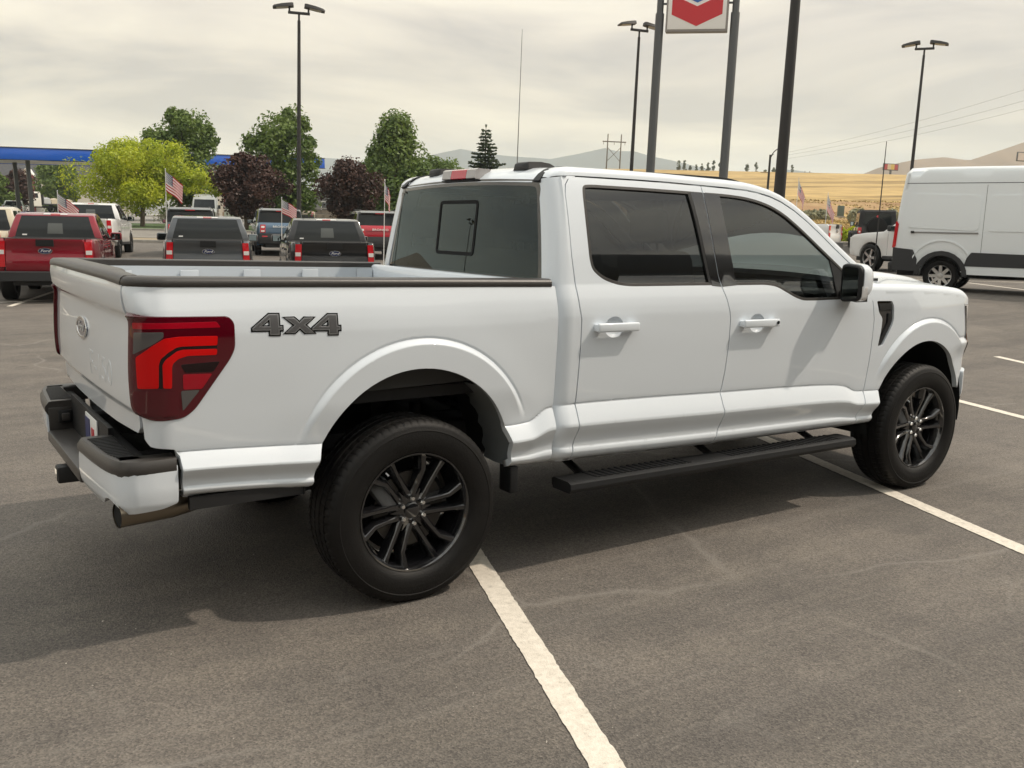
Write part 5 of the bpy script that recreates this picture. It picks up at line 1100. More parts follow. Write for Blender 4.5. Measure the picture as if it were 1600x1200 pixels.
def tail_pickup():
    x,y=P2(36.4,12.25); hd=R_(112); w=1.0
    cx=x+1.2*math.cos(hd)+math.sin(hd)*-w*0+0; cy=y+1.2*math.sin(hd)
    d_,s_=(np.array([cx,cy])-G0)@GF,(np.array([cx,cy])-G0)@GR
    pickup('white pickup showing only its tail behind the main pickup windshield',(float(cx),float(cy),float(gzds(d_,s_))-.02),hd,(.70,.70,.69),'vehicles parked near the street',k=1.15,kz=1.1,wid=1.0)
# ---- black boxy off-roader with spare wheel
def offroader():
    x,y=P2(40.4,15.35); hd=R_(40); x+=.6*math.cos(hd); y+=.6*math.sin(hd)
    t=thing('parked_off_roader','black boxy off-roader with spare wheel on its tailgate','suv',(float(x),float(y),float(gzds(40.4,15.7))),hd,'vehicles parked near the street'); P=mat('jeep_black',(.012,.012,.013),rough=.3,coat=.8)
    c=Car(t,.80,[(0,1.),(1.0,1.),(1.15,.98),(1.85,.90),(2,.88)],-.62,3.4,bow=.02,plan=.04)
    c.solid('body',[(-.60,.58),(-.42,.55)]+arch(0,.42,.45,11)+[(.5,.48),(1.95,.48)]+arch(2.45,.42,.45,11)+[(3.1,.6),(3.15,1.05),(1.7,1.14),(-.58,1.15)],P,bev=.04)
    c.solid('hard_top',[(-.58,1.15),(1.55,1.15),(1.32,1.78),(1.15,1.85),(-.50,1.85),(-.56,1.78)],mat('soft_top_black',(.02,.02,.021),rough=.7),bev=.05)
    c.band('rear_window',[(-.582,1.22),(-.565,1.70)],-.74,.74,M_GLBG,off=.006); c.band('windshield',[(1.55,1.2),(1.34,1.72)],-.85,.85,M_GLBG,off=.006)
    for s in (-1,1):
        c.side('rear_side_window',[(-.48,1.22),(.40,1.22),(.40,1.72),(-.46,1.72)],M_GLBG,s); c.side('side_window',[(.5,1.22),(1.40,1.22),(1.22,1.72),(.5,1.72)],M_GLBG,s)
        b=box('tail_lamp',(-.63,s*.70,.98),(.06,.15,.26),M_LAMPR,t,.01); box('reverse_lens',(-.663,s*.70,.93),(.006,.08,.07),M_LAMPW,b)
        c.side('fender_flare',[(-.52,.50),(-.45,.90),(-.30,.98),(.30,.98),(.48,.80),(.55,.5),(.47,.5),(.40,.75),(.26,.88),(-.26,.88),(-.40,.75),(-.44,.5)],M_CLAD,s,.16,th=.18,r=.02)
        c.side('fender_flare',[(1.93,.50),(2.0,.90),(2.15,.98),(2.75,.98),(2.95,.80),(3.0,.5),(2.92,.5),(2.85,.75),(2.7,.88),(2.2,.88),(2.05,.75),(2.0,.5)],M_CLAD,s,.16,th=.18,r=.02)
    lathe('spare_tyre',[(.20,-.62),(.24,-.60),(.40,-.62),(.41,-.70),(.40,-.82),(.26,-.85),(.0,-.83)],M_RUBBER,t,seg=28,axis='x',c=(0,.02,1.12)); lathe('third_lamp',[(0,-.66),(.05,-.66),(.05,-.60)],M_LAMPR,t,seg=10,axis='x',c=(0,.02,1.58))
    box('rear_bumper',(-.70,0,.62),(.16,1.55,.18),M_CLAD,t,.03); mirrors(c,1.35,1.28,M_CLAD,sz=(.1,.18,.2)); c.w=.92; c.solid('underbody',[(-.5,.45),(3.0,.45),(3.0,.9),(-.5,.9)],M_STEEL,y0=-.62,y1=.62,bev=.02,ny=2,grid=.4); wheels(c,(0,2.45),.41,.27,M_RIMD,'jeep')
offroader(); tail_pickup()
# ================================================================== trees
def leafmat(name,c1,c2,tr=.3,vs=.7):
    m=bpy.data.materials.new(name); m.use_nodes=True; t=m.node_tree; t.nodes.clear(); N=t.nodes.new; L=t.links.new
    o=N('ShaderNodeOutputMaterial'); d=N('ShaderNodeBsdfDiffuse'); tl=N('ShaderNodeBsdfTranslucent'); g=N('ShaderNodeBsdfGlossy'); g.inputs['Roughness'].default_value=.45; g.inputs['Color'].default_value=(.5,.5,.5,1)
    c=N('ShaderNodeTexCoord'); n=N('ShaderNodeTexNoise'); n.inputs['Scale'].default_value=vs; n.inputs['Detail'].default_value=5; n.inputs['Roughness'].default_value=.75; L(c.outputs['Object'],n.inputs['Vector'])
    r=N('ShaderNodeValToRGB'); r.color_ramp.elements[0].position=.32; r.color_ramp.elements[1].position=.68; r.color_ramp.elements[0].color=(*c1,1); r.color_ramp.elements[1].color=(*c2,1); L(n.outputs['Fac'],r.inputs['Fac'])
    L(r.outputs[0],d.inputs[0]); L(r.outputs[0],tl.inputs[0]); a=N('ShaderNodeMixShader'); a.inputs[0].default_value=tr; L(d.outputs[0],a.inputs[1]); L(tl.outputs[0],a.inputs[2])
    b=N('ShaderNodeMixShader'); b.inputs[0].default_value=.05; L(a.outputs[0],b.inputs[1]); L(g.outputs[0],b.inputs[2]); L(b.outputs[0],o.inputs[0]); return m
LM={'green':leafmat('leaf_green',(.075,.13,.03),(.21,.285,.065),.36),'gold':leafmat('leaf_gold',(.20,.30,.015),(.66,.68,.05),.42),'plum':leafmat('leaf_plum',(.032,.018,.015),(.11,.055,.042),.2),'fir':leafmat('needle',(.03,.05,.028),(.10,.13,.065),.1),'sage':leafmat('leaf_sage',(.24,.24,.15),(.42,.41,.27),.2,1.5),'far':leafmat('leaf_far',(.09,.12,.075),(.15,.19,.11),.3,.2)}
M_BARK=mat('bark',(.11,.085,.065),rough=.9,var=.35,vs=9,bump=.5,bs=20)
def leaves(C,n,size,r,asp=1.6,droop=.2,out=None,cen=None):
    """small folded leaf sprays round the centres C"""
    k=r.integers(0,len(C),n); rad=C[k,3]; v=r.normal(0,1,(n,3)); v/=np.linalg.norm(v,axis=1)[:,None]; p=C[k,:3]+v*(rad*r.uniform(.35,1.,n)**.6)[:,None]
    nrm=v*.7+r.normal(0,.6,(n,3))+np.array([0,0,.45]); nrm/=np.linalg.norm(nrm,axis=1)[:,None]
    a=np.cross(nrm,r.normal(0,1,(n,3))); a/=np.linalg.norm(a,axis=1)[:,None]+1e-9; b=np.cross(nrm,a); s=size*r.uniform(.6,1.35,n)
    a=a*(s*asp*.5)[:,None]; b=b*(s*.5)[:,None]; f=nrm*(s*.18)[:,None]
    V=np.stack([p-a,p-b*1.0+f,p+a,p+b+f],1).reshape(-1,3)
    i=np.arange(n)*4; F=np.concatenate([np.stack([i,i+1,i+2],1),np.stack([i,i+2,i+3],1)]); return V,F
def crown_mesh(name,V,F,m,parent):
    me=bpy.data.meshes.new(name); me.vertices.add(len(V)); me.vertices.foreach_set('co',V.ravel()); nf=len(F); me.loops.add(nf*3); me.loops.foreach_set('vertex_index',F.ravel().astype(np.int32)); me.polygons.add(nf); me.polygons.foreach_set('loop_start',(np.arange(nf)*3).astype(np.int32)); me.update(calc_edges=True); me.materials.append(m)
    o=bpy.data.objects.new(name,me); COL.objects.link(o); o.parent=parent; return o
def tree(name,label,d,s,h,w,kind,shape='oval',clear=.22,n=7000,leaf=.24,seed=1,group='trees across the street',clump=.16,nc=70,trunk=.14,dz=0.):
    r=np.random.default_rng(seed); t=thing(name,label,'tree',LOC(d,s,dz),0,group); plumb(t,r.uniform(0,6))
    C=[]; z0=h*clear; H=h-z0
    def env(u):
        if shape=='oval': return math.sqrt(max(0,1-((u-.46)/.56)**2))
        if shape=='spire': return math.sin(math.pi*min(1,(u*.96+.04))**.62)**.9*(1-.35*u)+.02
        if shape=='umbrella': return math.sqrt(max(0,1-((u-.40)/.62)**2))*(1.0 if u>.12 else .75)
        if shape=='round': return math.sqrt(max(0,1-((u-.5)/.52)**2))
        if shape=='poplar': return (math.sin(math.pi*min(1,u*.92+.06))**.5)
    while len(C)<nc:
        u=r.uniform(.02,1); R=env(u)*w/2; a=r.uniform(0,2*math.pi); q=r.uniform(0,1)**.45
        rc=clump*w*(.45+1.15*r.uniform(0,1)**1.6); rr=max(0,R-rc*.45)*(1+.17*r.normal())*q*(1+.10*math.sin(3*a+seed)+.08*math.sin(5*a+7*u))
        C.append((rr*math.cos(a),rr*math.sin(a),z0+u*(H-rc*.4),rc))
    C=np.array(C); V,F=leaves(C,n,leaf,r); crown_mesh('crown',V,F,LM[kind],t)
    bm=bmesh.new()
    def limb(p,q,r0,r1,seg=7):
        p=np.array(p,float); q=np.array(q,float); tt=(q-p)/np.linalg.norm(q-p); a=np.cross(tt,[.3,.9,.1]); a/=np.linalg.norm(a); b=np.cross(tt,a); rows=[]
        for k,u in enumerate((0,.35,.7,1)):
            c=p+(q-p)*u+(a*r.normal(0,.03)+b*r.normal(0,.03))*np.linalg.norm(q-p)*(0<k<3); rr=r0+(r1-r0)*u; rows.append([bm.verts.new(c+rr*(a*math.cos(th)+b*math.sin(th))) for th in np.linspace(0,2*math.pi,seg,endpoint=False)])
        for x,y in zip(rows,rows[1:]):
            for i in range(seg): bm.faces.new((x[i],x[(i+1)%seg],y[(i+1)%seg],y[i]))
    limb((0,0,-.1),(0,0,z0+H*.25),trunk*1.25,trunk*.8); limb((0,0,z0+H*.25),(.1,0,z0+H*.75),trunk*.8,trunk*.25)
    for c in C[r.permutation(len(C))[:14]]: limb((0,0,z0+ (c[2]-z0)*.35+.0),c[:3],trunk*.38,trunk*.1,5)
    from_bm('trunk',bm,M_BARK,t,60); return t
def fir(label,d,s,h,w,seed=3):
    r=np.random.default_rng(seed); t=thing('conifer_tree',label,'tree',LOC(d,s),0,'trees across the street'); plumb(t); V=[];F=[]
    for lv in range(28):
        u=lv/28; z=h*(.06+.92*u); R=w/2*(1-u)**.95*(1+.16*math.sin(lv*2.3))+.12; nb=max(4,int(13*(1-u)+4))
        for k in range(nb):
            a=2*math.pi*(k+r.uniform(-.3,.3))/nb+lv*.7; L_=R*r.uniform(.6,1.18); dirv=np.array([math.cos(a),math.sin(a),0])
            m_=max(3,int(L_/.12))
            for j in range(m_):
                f=(j+.6)/m_; p=dirv*L_*f+np.array([0,0,z-.28*L_*f+.30*L_*f*f])
                for q in range(4):
                    sd=np.array([-dirv[1],dirv[0],0])*r.uniform(-1,1)*.9+dirv*r.uniform(.4,1.)+np.array([0,0,r.uniform(-.35,.35)]); sd/=np.linalg.norm(sd); ln=.46*r.uniform(.6,1.2)*(1.05-f*.45); sz=np.cross(sd,r.normal(0,1,3)); sz/=np.linalg.norm(sz)+1e-9
                    b=len(V); V+=[p,p+sd*ln*.5+sz*.08,p+sd*ln,p+sd*ln*.5-sz*.08]; F+=[(b,b+1,b+2),(b,b+2,b+3)]
    for k in range(12):
        a=k*.9; b=len(V); p=np.array([0,0,h*.97]); sd=np.array([.25*math.cos(a),.25*math.sin(a),.9]); V+=[p,p+sd*.2+[.04,0,0],p+sd*.42,p+sd*.2-[.04,0,0]]; F+=[(b,b+1,b+2),(b,b+2,b+3)]
    crown_mesh('crown',np.array(V),np.array(F),LM['fir'],t); tube('trunk',[(0,0,-.1),(0,0,h*.5),(0,0,h*.98)],[.16,.1,.02],M_BARK,t,8)
tree('locust_tree','bright yellow-green spreading tree between the dark red and grey pickups',66.8,-26.2,5.9,8.7,'gold','umbrella',.33,n=42000,leaf=.105,seed=11,clump=.125,nc=80)
tree('green_tree','tall green tree standing behind the yellow-green tree',79,-27.7,9.5,6.2,'green','oval',.2,n=15000,leaf=.2,seed=12)
tree('plum_tree','round purple-leaved tree next to the yellow-green tree',64.8,-18.35,5.1,4.6,'plum','round',.22,n=15000,leaf=.14,seed=13,clump=.15,nc=85)
tree('green_tree','tall green tree with the two-headed light pole in front of it',77,-18.5,9.4,6.0,'green','oval',.14,n=16000,leaf=.2,seed=24)
tree('plum_tree','round purple-leaved tree standing behind the bright red suv',68.9,-12.15,4.95,4.55,'plum','round',.22,n=15000,leaf=.14,seed=15,clump=.15,nc=85)
tree('green_tree','pointed green tree directly behind the pickup cab corner',77,-9.8,8.8,8.2,'green','spire',.12,n=20000,leaf=.2,seed=16,clump=.14,nc=90)
tree('green_tree','low green tree beside the pointed tree',92,-7.3,6.4,5.2,'green','round',.2,n=8000,leaf=.2,seed=17)
tree('green_tree','small green tree top just above the second purple tree',88,-12.4,7.0,4.0,'green','round',.3,n=6000,leaf=.2,seed=29)
fir('dark conifer behind the pickup roof',85.2,-2.9,8.6,5.8)
tree('green_tree','green tree under the blue canopy in front of the houses',142,-68.1,7.9,6.8,'green','oval',.08,n=10000,leaf=.26,seed=18,group='trees at the fuel station')
tree('plum_tree','purple-leaved tree at the edge of the fuel station',106.5,-55.6,4.9,4.0,'plum','round',.2,n=7000,leaf=.2,seed=19,group='trees at the fuel station')
tree('green_tree','brownish green tree by the blue fuel pumps',100,-54.6,4.6,3.2,'green','oval',.1,n=5000,leaf=.2,seed=20,group='trees at the fuel station')
for k in range(15):
    s=72+2.6*k+(0 if k<9 else 7+1.4*(k-9)); rr=np.random.default_rng(100+k)
    tree('poplar_tree','slim far poplar in the row on the field crest',428,s,9.0*rr.uniform(.8,1.12),1.9*rr.uniform(.8,1.2),'far','poplar',.05,n=700,leaf=.4,seed=100+k,group='row of far poplars',nc=22,clump=.26,trunk=.2)
def bush(name,label,d,s,h,w,kind,n,seed,group,leaf=.12):
    r=np.random.default_rng(seed); t=thing(name,label,'bush',LOC(d,s,.05),0,group); C=[]
    for k in range(26): a=r.uniform(0,6.28); q=r.uniform(0,1)**.5*w*.38; C.append((q*math.cos(a),q*math.sin(a),h*r.uniform(.2,.8)*(1-.5*(q/(w*.5))**2),w*.16))
    C=np.array(C); V,F=leaves(C,n,leaf,r); V[:,2]=np.maximum(V[:,2],0); crown_mesh('foliage',V,F,LM[kind],t); tube('stem',[(0,0,-.05),(0,0,h*.4)],[.05,.02],M_BARK,t,6)
for i,(d,s,h,w) in enumerate(((78,28.3,1.35,2.3),(84,25.6,.8,1.8),(86,27.5,.9,2.2),(72,27.0,.6,1.4),(88,34.5,1.0,2.4))): bush('sagebrush',('large grey-green sagebrush next to the boxy off-roader','small sagebrush below the green utility box','sagebrush tight against the dirt bank','low sagebrush clump close to the far street kerb','sagebrush on the bank behind the cargo van')[i],d,s,h,w,'sage',1600,200+i,'sagebrush below the bank',.2)
bush('roadside_bush','green weed clump at the lot kerb beside the boxy off-roader',46.2,16.3,.85,1.5,'gold',900,300,'bushes by the kerbs',.14); bush('hedge_bush','low bronze shrub behind the charcoal suv',82,-29.7,1.3,3.0,'sage',1200,301,'bushes by the kerbs'); 
# dry grass on the near part of the field: too fine to count
r=np.random.default_rng(5); n=22000; dd=63.5+ (r.uniform(0,1,n)**1.3)*42; ss=r.uniform(.06,.72,n)*dd; zz=gzds(dd,ss); xx,yy=P2(dd,ss); hh=r.uniform(.05,.16,n); a=r.uniform(0,6.28,n); ww=r.uniform(.08,.22,n)
b0=np.stack([xx-np.cos(a)*ww,yy-np.sin(a)*ww,zz-.03],1); b1=np.stack([xx+np.cos(a)*ww,yy+np.sin(a)*ww,zz-.03],1); tp=np.stack([xx+r.normal(0,.1,n),yy+r.normal(0,.1,n),zz+hh],1)
g=crown_mesh('dry_grass',np.stack([b0,b1,tp],1).reshape(-1,3),np.arange(3*n).reshape(-1,3),mat('straw',(.42,.32,.15),rough=1.,spec=.1,var=.3,vs=.3),None); g['kind']='stuff'; tag(g,'dry golden grass over the field and bank','grass')
# ================================================================== poles, sign, lamps
M_POLE=mat('bronze_pole',(.022,.020,.019),rough=.5); M_POLE2=mat('grey_pole',(.095,.10,.105),rough=.45,metal=.3); M_LENS=mat('lamp_lens',(.42,.40,.36),rough=.3)
def light_pole(label,d,s,H,rz,group,dz=0.,wd=.11):
    t=thing('light_pole',label,'light pole',LOC(d,s,dz),0,group); plumb(t,rz)
    lathe('base',[(0,.75),(.26,.75),(.28,.70),(.28,-.1)],M_CONC,t,seg=20,axis='z')
    tube('pole',[(0,0,.7),(0,0,H*.5),(0,0,H-.55)],[wd,wd*.82,wd*.62],M_POLE,t,10); tube('neck',[(0,0,H-.56),(0,0,H-.28)],.045,M_POLE,t,8)
    box('crossarm',(0,0,H-.24),(.92,.09,.11),M_POLE,t,.01)
    for k in (-1,1):
        tube('post',[(k*.40,0,H-.22),(k*.40,0,H-.02)],.04,M_POLE,t,8)
        hd=empty('lamp_head',(k*.40,0,H),0,t); hd.rotation_euler=(R_(-6),R_(k*8),0)
        sweep('housing',[[(k*x,-y0,-.02-t0),(k*x,y0,-.02-t0),(k*x,y0*.85,.05+t1),(k*x,-y0*.85,.05+t1)] for x,y0,t0,t1 in ((-.18,.13,0,.07),(-.1,.16,.0,.08),(.30,.19,0,.06),(.62,.18,0,.02),(.70,.15,0,-.02))],M_POLE,hd,sharp=40)
        mk('lens',[(k*.05,-.13,-.024),(k*.55,-.14,-.024),(k*.55,.14,-.024),(k*.05,.13,-.024)],[(0,1,2,3)],M_LENS,hd)
    return t
GP='twin-headed lot lights'
yb=YAW-math.pi/2
light_pole('twin-headed light pole standing in front of a green tree',42.4,-9.66,10.25,yb+.25,GP); light_pole('twin-headed light pole next to the tall red and blue sign',46.5,5.5,9.95,yb+.35,GP,wd=.10); light_pole('twin-headed light pole beside the tall white van',49.6,20.3,9.9,yb-.45,GP,wd=.10); light_pole('thick dark light pole standing close behind the main pickup',20.6,5.62,10.6,yb+.3,GP,dz=-.3,wd=.135)
light_pole('light pole mirrored in the pickup rear window',50,-60,10.2,yb+.8,GP); light_pole('light pole mirrored beside the first in the rear window',35,-67,10.2,yb+.5,GP)
def sign():
    x0,y0=P2(42.5,5.86); x1,y1=P2(41.7,8.93); mx,my=.5*(x0+x1),.5*(y0+y1); a=math.atan2(y1-y0,x1-x0); hw=.5*math.hypot(x1-x0,y1-y0)
    q=np.array([mx,my])-G0; t=thing('pole_sign','tall white sign with blue and red chevrons on two grey poles','sign',(mx,my,float(gzds(q@GF,q@GR))),0); plumb(t,a)
    for k in (-1,1):
        tube('pole',[(k*hw,0,-.1),(k*hw,0,3.6),(k*hw,0,9.85)],[.20,.19,.185],M_POLE2,t,16); tube('pole_top',[(k*hw,0,9.8),(k*hw,0,15.5)],.145,M_POLE2,t,16)
        for z in (10.25,12.9): box('bracket',(k*(hw-.22),0,z),(.34,.08,.08),M_POLE2,t,.01)
    w=1.30; zb=9.06; H=4.2
    cb=box('cabinet',(0,0,zb+H/2),(2*w,.42,H),mat('sign_frame',(.30,.28,.27),rough=.5),t,.03)
    mw=mat('sign_white',(.88,.87,.85),rough=.35)
    for sy in (-1,1):
        f=box('face',(0,sy*.215,zb+H/2+.02),(2*w-.16,.02,H-.16),mw,t,.004)
        def chev(nm,z,hh,m,cw=1.06,dp=.48):
            P=[(-cw,z+dp),(0,z),(cw,z+dp),(cw,z+dp+hh),(0,z+hh),(-cw,z+dp+hh)]
            prism(nm,P,.012,m,t,frame=((0,sy*.2265,0),(-sy*1.,0,0),(0,0,1)) if sy>0 else ((0,-.2265,0),(1,0,0),(0,0,1)))
        chev('red_chevron',zb+.22,.80,mat('sign_red',(.55,.018,.03),rough=.3)); chev('blue_chevron',zb+1.17,.80,mat('sign_blue',(.02,.12,.42),rough=.3))
sign()
def gooseneck():
    t=thing('street_lamp','black gooseneck street lamp with a bell shade','street lamp',LOC(60.8,15.9),0); plumb(t,yb)
    H=5.0
    lathe('base',[(0,.5),(.13,.5),(.17,.4),(.19,0)],M_POLE,t,seg=14,axis='z'); tube('pole',[(0,0,.4),(0,0,H)],[.085,.065],M_POLE,t,10)
    tube('arm',[(0,0,H-.55)]+[(.62-.62*math.cos(u),0,H-.55+.95*math.sin(u)**.9) for u in np.linspace(.15,math.pi/2,7)]+[(.75,0,H+.38),(.80,0,H+.2)],.03,M_POLE,t,8); tube('brace',[(0,0,H-.15),(.2,0,H+.05)],.02,M_POLE,t,6)
    lathe('shade',[(.03,H+.22),(.07,H+.15),(.09,H-.05),(.17,H-.22),(.25,H-.42),(.24,H-.43),(.10,H-.2)],M_POLE,t,seg=18,axis='z',c=(.80,0,0)); lathe('globe',[(0,H-.56),(.09,H-.52),(.13,H-.43),(.10,H-.35)],M_LENS,t,seg=14,axis='z',c=(.80,0,0))
    box('sign_arm',(-.28,0,3.9),(.5,.03,.03),M_POLE,t)
gooseneck()
# ---- flags on thin white poles
M_FR=mat('flag_red',(.50,.010,.025),rough=.7); M_FW=mat('flag_white',(.78,.77,.75),rough=.7); M_FB=mat('flag_blue',(.018,.03,.10),rough=.7)
def flag(label,d,s,ztop,fw,fh,rz,droop,dz=0.,seed=1):
    """stars and stripes hanging in folds from a stick"""
    t=thing('flag','%s'%label,'flag',LOC(d,s,dz),0,'small flags on poles over the parked cars'); plumb(t,rz)
    tube('pole',[(0,0,0),(0,0,ztop+.04)],[.016,.010],M_WHT,t,6); lathe('finial',[(0,ztop+.09),(.02,ztop+.06),(.0,ztop+.03)],M_CHROME,t,seg=8,axis='z')
    nx=14
    def pt(u,v):  # u along the fly, v from top
        x=fw*u*math.cos(droop*.8)-.02*math.sin(9*u); y=.07*math.sin(7*u+seed+2*v)*u; z=ztop-fh*v-fw*u*math.sin(droop)-.10*fh*u*u; return (x,y,z)
    def cloth(nm,u0,u1,v0,v1,m,off=0.):
        V=[];F=[]; k=max(2,int(nx*(u1-u0))); 
        for o_ in (off,off+.004):
            for i in range(k+1):
                for v in (v0,.5*(v0+v1),v1): p=pt(u0+(u1-u0)*i/k,v); V.append((p[0],p[1]+o_,p[2]))
        n=3*(k+1)
        for i in range(k):
            for j in (0,1): F.append((3*i+j,3*i+3+j,3*i+4+j,3*i+1+j)); F.append((n+3*i+j,n+3*i+1+j,n+3*i+4+j,n+3*i+3+j))
        return mk(nm,V,F,m,t,sharp=180)
    for k in range(13): cloth('stripe',0,1,k/13,(k+1)/13,M_FR if k%2==0 else M_FW)
    ca=cloth('canton',0,.42,0,7/13,M_FB,-.006)
    V=[];F=[]
    for r_ in range(9):
        for c_ in range(6 if r_%2==0 else 5):
            p=pt(.42*((c_+.5+(.5 if r_%2 else 0))/6.3),7/13*(r_+.7)/9.4); b=len(V)
            for kk in range(10): rr=(.020 if kk%2==0 else .009)*fw/.6; a=2*math.pi*kk/10+math.pi/2; V.append((p[0]+rr*math.cos(a),p[1]-.009,p[2]+rr*math.sin(a)))
            F.append(tuple(range(b,b+10)))
    st=mk('stars',V,F,M_FW,ca,kind='stuff')
flag('striped flag hanging over the dark grey pickup',31.3,-11.5,2.98,.62,.62,yb,.62,seed=1); flag('striped flag hanging over the dark red pickup roof',29.2,-14.05,2.20,.72,.50,yb,.62,seed=2); flag('striped flag standing over the steel blue suv',33.3,-8.2,2.15,.58,.46,yb,.45,seed=3)
flag('furled striped flag next to the boxy off-roader',40.5,13.15,2.45,.75,.55,yb+.3,1.32,seed=4); flag('furled striped flag just above the pickup windshield pillar',42.5,12.45,3.0,.75,.55,yb+.3,1.30,seed=5); flag('furled striped flag tucked behind the pickup cab corner',30.3,-4.2,2.75,.4,.5,yb+.4,1.3,seed=6)
ta=thing('whip_aerial','tall thin dark whip aerial by the nose of the white pickup','aerial',LOC(30.6,11.62)); plumb(ta); tube('whip',[(0,0,.2),(0,0,3.0),(0,0,4.1)],[.022,.018,.012],M_POLE,ta,6); lathe('spring',[(0,.25),(.035,.25),(.035,0)],M_POLE,ta,seg=8,axis='z')
# ---- fuel station canopy
def canopy():
    A=np.array(P2(81.9,-44.2)); B=np.array(P2(102.4,-20.3)); A0=A+(A-B)*.75; u=(B-A0)/np.linalg.norm(B-A0); n=np.array([-u[1],u[0]]); n=n if n@GF>0 else -n; Ln=np.linalg.norm(B-A0)
    t=thing('fuel_canopy','long blue fascia canopy of the fuel station','canopy',(float(A0[0]),float(A0[1]),1.0),0); a=math.atan2(u[1],u[0]); t.rotation_euler=(0,R_(-1.72),a); W=9.
    sy=1 if (np.array([-u[1],u[0]])@n)>0 else -1
    zA=5.25-.0
    M_BL=mat('canopy_blue',(.008,.095,.50),rough=.35,coat=.3)
    box('front_fascia',(Ln/2,0,zA),(Ln,.12,1.0),M_BL,t,.02); box('rear_fascia',(Ln/2,sy*W,zA),(Ln,.12,1.0),M_BL,t,.02)
    for x in (0,Ln): box('end_fascia',(x,sy*W/2,zA),(.12,W-.13,1.0),M_BL,t,.02)
    box('fascia_trim',(Ln/2,-sy*.02,zA+.53),(Ln+.1,.2,.06),M_GLOSSB,t); box('fascia_trim',(Ln/2,-sy*.02,zA-.53),(Ln+.1,.2,.05),M_GLOSSB,t)
    box('soffit',(Ln/2,sy*W/2,zA-.42),(Ln-.2,W-.2,.06),mat('soffit_white',(.72,.71,.68),rough=.5),t)
    for x in (3.,14.5,26.6,45.):
        for y in (2.2,6.8): box('column',(x,sy*y,zA-2.7),(.32,.32,4.6),M_POLE2,t,.02)
        for y in ((2.2,6.8) if x<20 else ()):
            p=box('fuel_pump',(x+1.2,sy*y,1.0),(.9,.6,1.7),mat('pump_blue',(.02,.07,.22),rough=.4),t,.04); box('pump_face',(x+1.2,sy*y-sy*.31,1.25),(.6,.02,.7),M_WHT,p)
canopy()
# ---- town houses
M_ROOF=mat('roof_shingle',(.065,.066,.072),rough=.9,var=.2,vs=2); M_SIDW=mat('white_siding',(.62,.62,.60),rough=.7); M_SIDR=mat('red_siding',(.25,.05,.06),rough=.7); M_TRIM=mat('house_trim',(.72,.71,.68),rough=.6); M_WIN=mat('house_window',(.04,.045,.05),rough=.08,spec=.8)
def house(label,d,s,w,rz,red,hh=10.9):
    t=thing('town_house',label,'house',LOC(d,s,-.2),0,'town houses behind the fuel station'); plumb(t,yb+rz)
    dp=9.; z1=7.6
    box('wall',(0,dp/2,z1/2),(w,dp,z1),M_SIDW,t)
    sweep('roof',[[(x,-.5,z1-.05),(x,dp/2,hh),(x,dp+.5,z1-.05),(x,dp+.5,z1-.25),(x,dp/2,hh-.25),(x,-.5,z1-.25)] for x in (-w/2-.4,w/2+.4)],M_ROOF,t,sharp=20)
    for i,xc in enumerate((-w*.25,w*.27)):
        b=empty('gable_bay',(xc,0,0),0,t)
        box('bay_wall',(0,-.35,z1/2+.2),(3.0,.7,z1+.4),M_SIDR if (i==red) else M_SIDW,b)
        prism('gable',[(-1.7,z1+.38),(1.7,z1+.38),(0,z1+1.75)],.9,M_TRIM,b,frame=((0,-.7,0),(1,0,0),(0,0,1))) if False else sweep('gable',[[(-1.5,y,z1+.4),(1.5,y,z1+.4),(0,y,z1+1.55)] for y in (-.71,2.6)],M_SIDW,b,sharp=20)
        for k in (-1,1): sweep('gable_roof',[[(k*1.85,y,z1+.20),(0,y,z1+1.72),(0,y,z1+1.56),(k*1.85,y,z1+.04)] for y in (-.95,3.0)],M_ROOF if y_ else M_TRIM,b,sharp=20) if False else sweep('gable_roof',[[(k*1.85,y,z1+.20),(0,y,z1+1.72),(0,y,z1+1.58),(k*1.85,y,z1+.06)] for y in (-.9,3.0)],M_TRIM,b,sharp=20)
        for zc in (1.5,4.0,6.5):
            for dx in (-.62,.62):
                wn=box('window',(dx,-.72,zc),(.85,.06,1.35),M_TRIM,b,.01); box('pane',(dx,-.755,zc),(.68,.02,1.18),M_WIN,wn)
    for xc in (-w*.46,0,w*.46):
        wn=box('window',(xc*.98,-.03,6.3),(.9,.08,1.3),M_TRIM,t,.01); box('pane',(xc*.98,-.08,6.3),(.74,.02,1.14),M_WIN,wn)
house('red and white gabled town house beside the purple-leaved fuel station tree',200,-107,17,.1,1); house('white gabled town house beside the yellow-green tree',196,-88.5,17,.1,0); house('grey-roofed town house behind the yellow-green tree',205,-66,18,.05,1)
# ---- stone wall, shop and far small vehicles across the street
M_STONE=[mat('stone_%d'%i,c,rough=.95,var=.2,vs=3) for i,c in enumerate(((.30,.25,.19),(.36,.29,.21),(.26,.215,.17),(.40,.30,.21)))]
def stonewall():
    A=np.array(P2(112,-34)); B=np.array(P2(111,-12)); u=(B-A)/np.linalg.norm(B-A); Ln=np.linalg.norm(B-A); a=math.atan2(u[1],u[0]); t=thing('stone_wall','low pale block wall behind the purple trees','wall',(float(A[0]),float(A[1]),1.7),a)
    rr=np.random.default_rng(9)
    for row in range(3):
        x=-.4*(row%2)
        while x<Ln:
            l=rr.uniform(.9,1.6); box('stone',(x+l/2,rr.normal(0,.02),.25+.5*row),(l-.04,.5,.46),M_STONE[rr.integers(4)],t,.03,1); x+=l
    box('coping',(Ln/2,0,1.62),(Ln+.2,.62,.14),M_CONC,t,.02)
stonewall()
sh=thing('roadside_shop','small grey roofed shop with brick panel behind the purple trees','building',LOC(126,-28.5),0); plumb(sh,yb)
